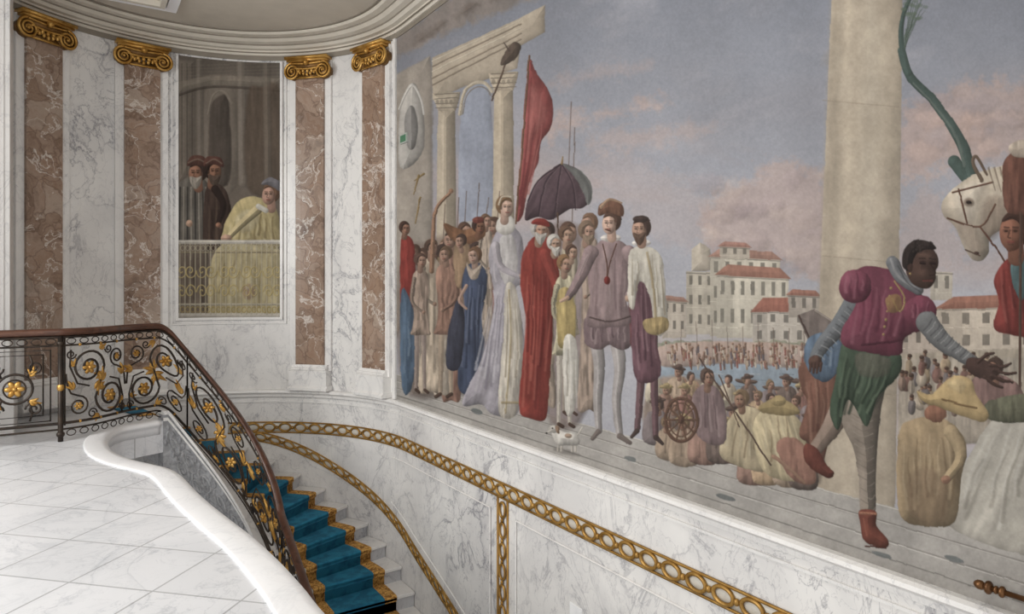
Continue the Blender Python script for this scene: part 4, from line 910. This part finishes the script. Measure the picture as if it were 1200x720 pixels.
def module(s0,Mw,flip):
    k=Mw/.62
    def fx_(s): return s0+(s*k if not flip else Mw-s*k)
    def TT(pts,r): T_(mbI,[(fx_(a),b) for a,b in pts],r)
    A=spiral(.20,.60,.155,0,1,1.9,.12,38,True); B=spiral(.42,.33,.16,pi,1,1.9,.12,38,False)
    TT(A+B,.0105)
    TT(spiral(.50,.67,.085,-pi/2,-1,1.7,.2)+[],.008); TT([(.50,.585),(.56,.56),(.60,.50),(.61,.40)],.008)
    TT(spiral(.11,.28,.085,pi/2,-1,1.7,.2),.008); TT([(.11,.365),(.05,.39),(.02,.46),(.01,.56)],.008)
    TT(spiral(.23,.20,.045,0,1,1.3,.3),.0065); TT(spiral(.40,.745,.04,pi,1,1.3,.3),.0065)
    TT(spiral(.05,.72,.04,0,-1,1.3,.3),.0065); TT(spiral(.57,.20,.04,pi,-1,1.3,.3),.0065)
    TT([(.20,.44),(.10,.47),(.04,.62),(.05,.76)],.008); TT([(.42,.49),(.53,.46),(.58,.3),(.57,.16)],.008)
    T_(mbI,[(fx_(0),HB),(fx_(0),.87)],.008)
    rosette(fx_(.20),.60,.06); rosette(fx_(.42),.33,.06); rosette(fx_(.50),.67,.036); rosette(fx_(.11),.28,.036)
    for (a,b,c,d) in ((.31,.47,.9,.13),(.31,.47,-2.2,.13),(.33,.50,2.2,.1),(.29,.44,-.8,.1),(.56,.5,1.2,.11),(.06,.42,1.6,.1),(.3,.76,0,.09),(.3,.17,3.0,.09),(.05,.62,.6,.08),(.57,.3,-2.4,.08)):
        leaf(fx_(a),b,c if not flip else pi-c,d)
    for q in (.12,.31,.5): mbG.ball(bp_(fx_(q),.80),.014); mbG.ball(bp_(fx_(q),HB+.02),.015)
    for j in range(6): T_(mbI,[(fx_((j+.5)/6*.62+.035*math.cos(a)),.835+.024*math.sin(a)) for a in np.linspace(0,2*pi,13)[:-1]],.0045,5,closed=True)
    for j in range(6): T_(mbI,[(fx_((j+.5)/6*.62+.035*math.cos(a)),.065+.026*math.sin(a)) for a in np.linspace(0,2*pi,13)[:-1]],.0045,5,closed=True)
def panel(s0,Mw):
    c=s0+Mw/2
    for ins in (.05,.10):
        T_(mbI,[(s0+ins,HB+ins),(s0+Mw-ins,HB+ins),(s0+Mw-ins,.80-ins*.7),(s0+ins,.80-ins*.7)],.008,5,closed=True)
    T_(mbI,[(c+.12*math.cos(a),.46+.12*math.sin(a)) for a in np.linspace(0,2*pi,25)[:-1]],.010,closed=True)
    T_(mbI,[(c+.075*math.cos(a),.46+.075*math.sin(a)) for a in np.linspace(0,2*pi,21)[:-1]],.007,closed=True)
    rosette(c,.46,.07)
    for sx in (-1,1):
        for sz in (-1,1):
            T_(mbI,[(c+sx*(a),.46+sz*(b)) for a,b in spiral(.13,.17,.06,pi,1,1.6,.2)],.008)
            T_(mbI,[(c+sx*.085,.46+sz*.085),(c+sx*.12,.46+sz*.2),(c+sx*.1,.46+sz*.27)],.008)
            leaf(c+sx*.1,.46+sz*.1,math.atan2(sz,sx),.09)
    for j in range(6): T_(mbI,[(s0+(j+.5)/6*Mw+.035*math.cos(a),.835+.024*math.sin(a)) for a in np.linspace(0,2*pi,13)[:-1]],.0045,5,closed=True)
    T_(mbI,[(s0,HB),(s0,.87)],.009)
s=SP-.60
while s>0.0: panel(s,.58); s-=.60
post(SP)
s=SP+.03; k=0; Mw=.60
while s+Mw<SE: module(s,Mw,k%2==1); s+=Mw; k+=1
mbI.obj('ironwork',[M_iron],True,bal); mbG.obj('gilt_ornaments',[M_gold],True,bal); mbR.obj('handrail',[M_wood],True,bal)
# ------------------------------------------------------------------ small fittings
mb=MB(); t=px_t(475.5); z=wz(475,163)
for (o,h,w,mi) in ((.03,.05,.08,0),(.034,.035,.065,1)):
    mb.add([wp(t-w,z-h,.014),wp(t+w,z-h,.014),wp(t+w,z+h,.014),wp(t-w,z+h,.014),wp(t-w,z-h,o),wp(t+w,z-h,o),wp(t+w,z+h,o),wp(t-w,z+h,o)],[(0,1,2,3),(4,5,6,7),(0,1,5,4),(1,2,6,5),(2,3,7,6),(3,0,4,7)],mi)
mb.obj('exit_sign',[plain('sign_case',(170,176,168)),plain('sign_green',(76,120,92))])
mb=MB(); y0,z0=CY-px_t(1158),wz(1175,686)
mb.tube([(2.93,y0,z0),(2.93,y0-.9,z0)],.011,8)
for dy,rr in ((0,.018),(.03,.026),(.055,.016),(.075,.022),(.3,.02),(.6,.02)): mb.ball((2.93,y0-dy,z0),rr,rr*.6 if dy else .022,rr,0,10)
for dy in (.2,.7): mb.tube([(2.93,y0-dy,z0),(2.985,y0-dy,z0)],.01,6)
mb.obj('bronze_wall_rod',[metal('dark_bronze',(86,58,36),(120,84,52),.35,.7)],True)
mb=MB(); t=px_t(676); z=wz(676,716); 
mb.add([wp(t-.07,z-.06,0.001),wp(t+.07,z-.06,0.001),wp(t+.07,z+.04,0.001),wp(t-.07,z+.04,0.001),wp(t-.07,z-.06,.012),wp(t+.07,z-.06,.012),wp(t+.07,z+.04,.012),wp(t-.07,z+.04,.012)],[(0,1,2,3),(4,5,6,7),(0,1,5,4),(1,2,6,5),(2,3,7,6),(3,0,4,7)])
mb.obj('wall_plaque',[plain('plaque_white',(240,240,240))],bevel=.004)
# ------------------------------------------------------------------ light + camera
w=bpy.data.worlds.new('World'); sc.world=w; w.use_nodes=True; bg=w.node_tree.nodes['Background']; bg.inputs[0].default_value=(1,.985,.965,1); bg.inputs[1].default_value=.88
def area(name,loc,tgt,sx,sy,e,col=(1,1,1)):
    l=bpy.data.lights.new(name,'AREA'); l.shape='RECTANGLE'; l.size=sx; l.size_y=sy; l.energy=e; l.color=col
    o=bpy.data.objects.new(name,l); o.location=loc; o.rotation_euler=(Vector(tgt)-Vector(loc)).to_track_quat('-Z','Y').to_euler(); sc.collection.objects.link(o)
area('window_light',(-3.9,4.5,2.6),(2,5.5,.3),3.0,2.2,235,(1,.995,.98))
area('skylight',(.6,2.6,ZC-.1),(1.0,4.5,0),1.6,3.0,75,(1,.98,.94))
cam=bpy.data.cameras.new('camera'); co=bpy.data.objects.new('camera',cam); sc.collection.objects.link(co)
co.location=(0,0,EZ); co.rotation_euler=(pi/2,0,-TH); cam.sensor_width=36; cam.lens=24; cam.shift_y=-25/1200; cam.clip_start=.05
sc.camera=co
sc.view_settings.view_transform='Standard'
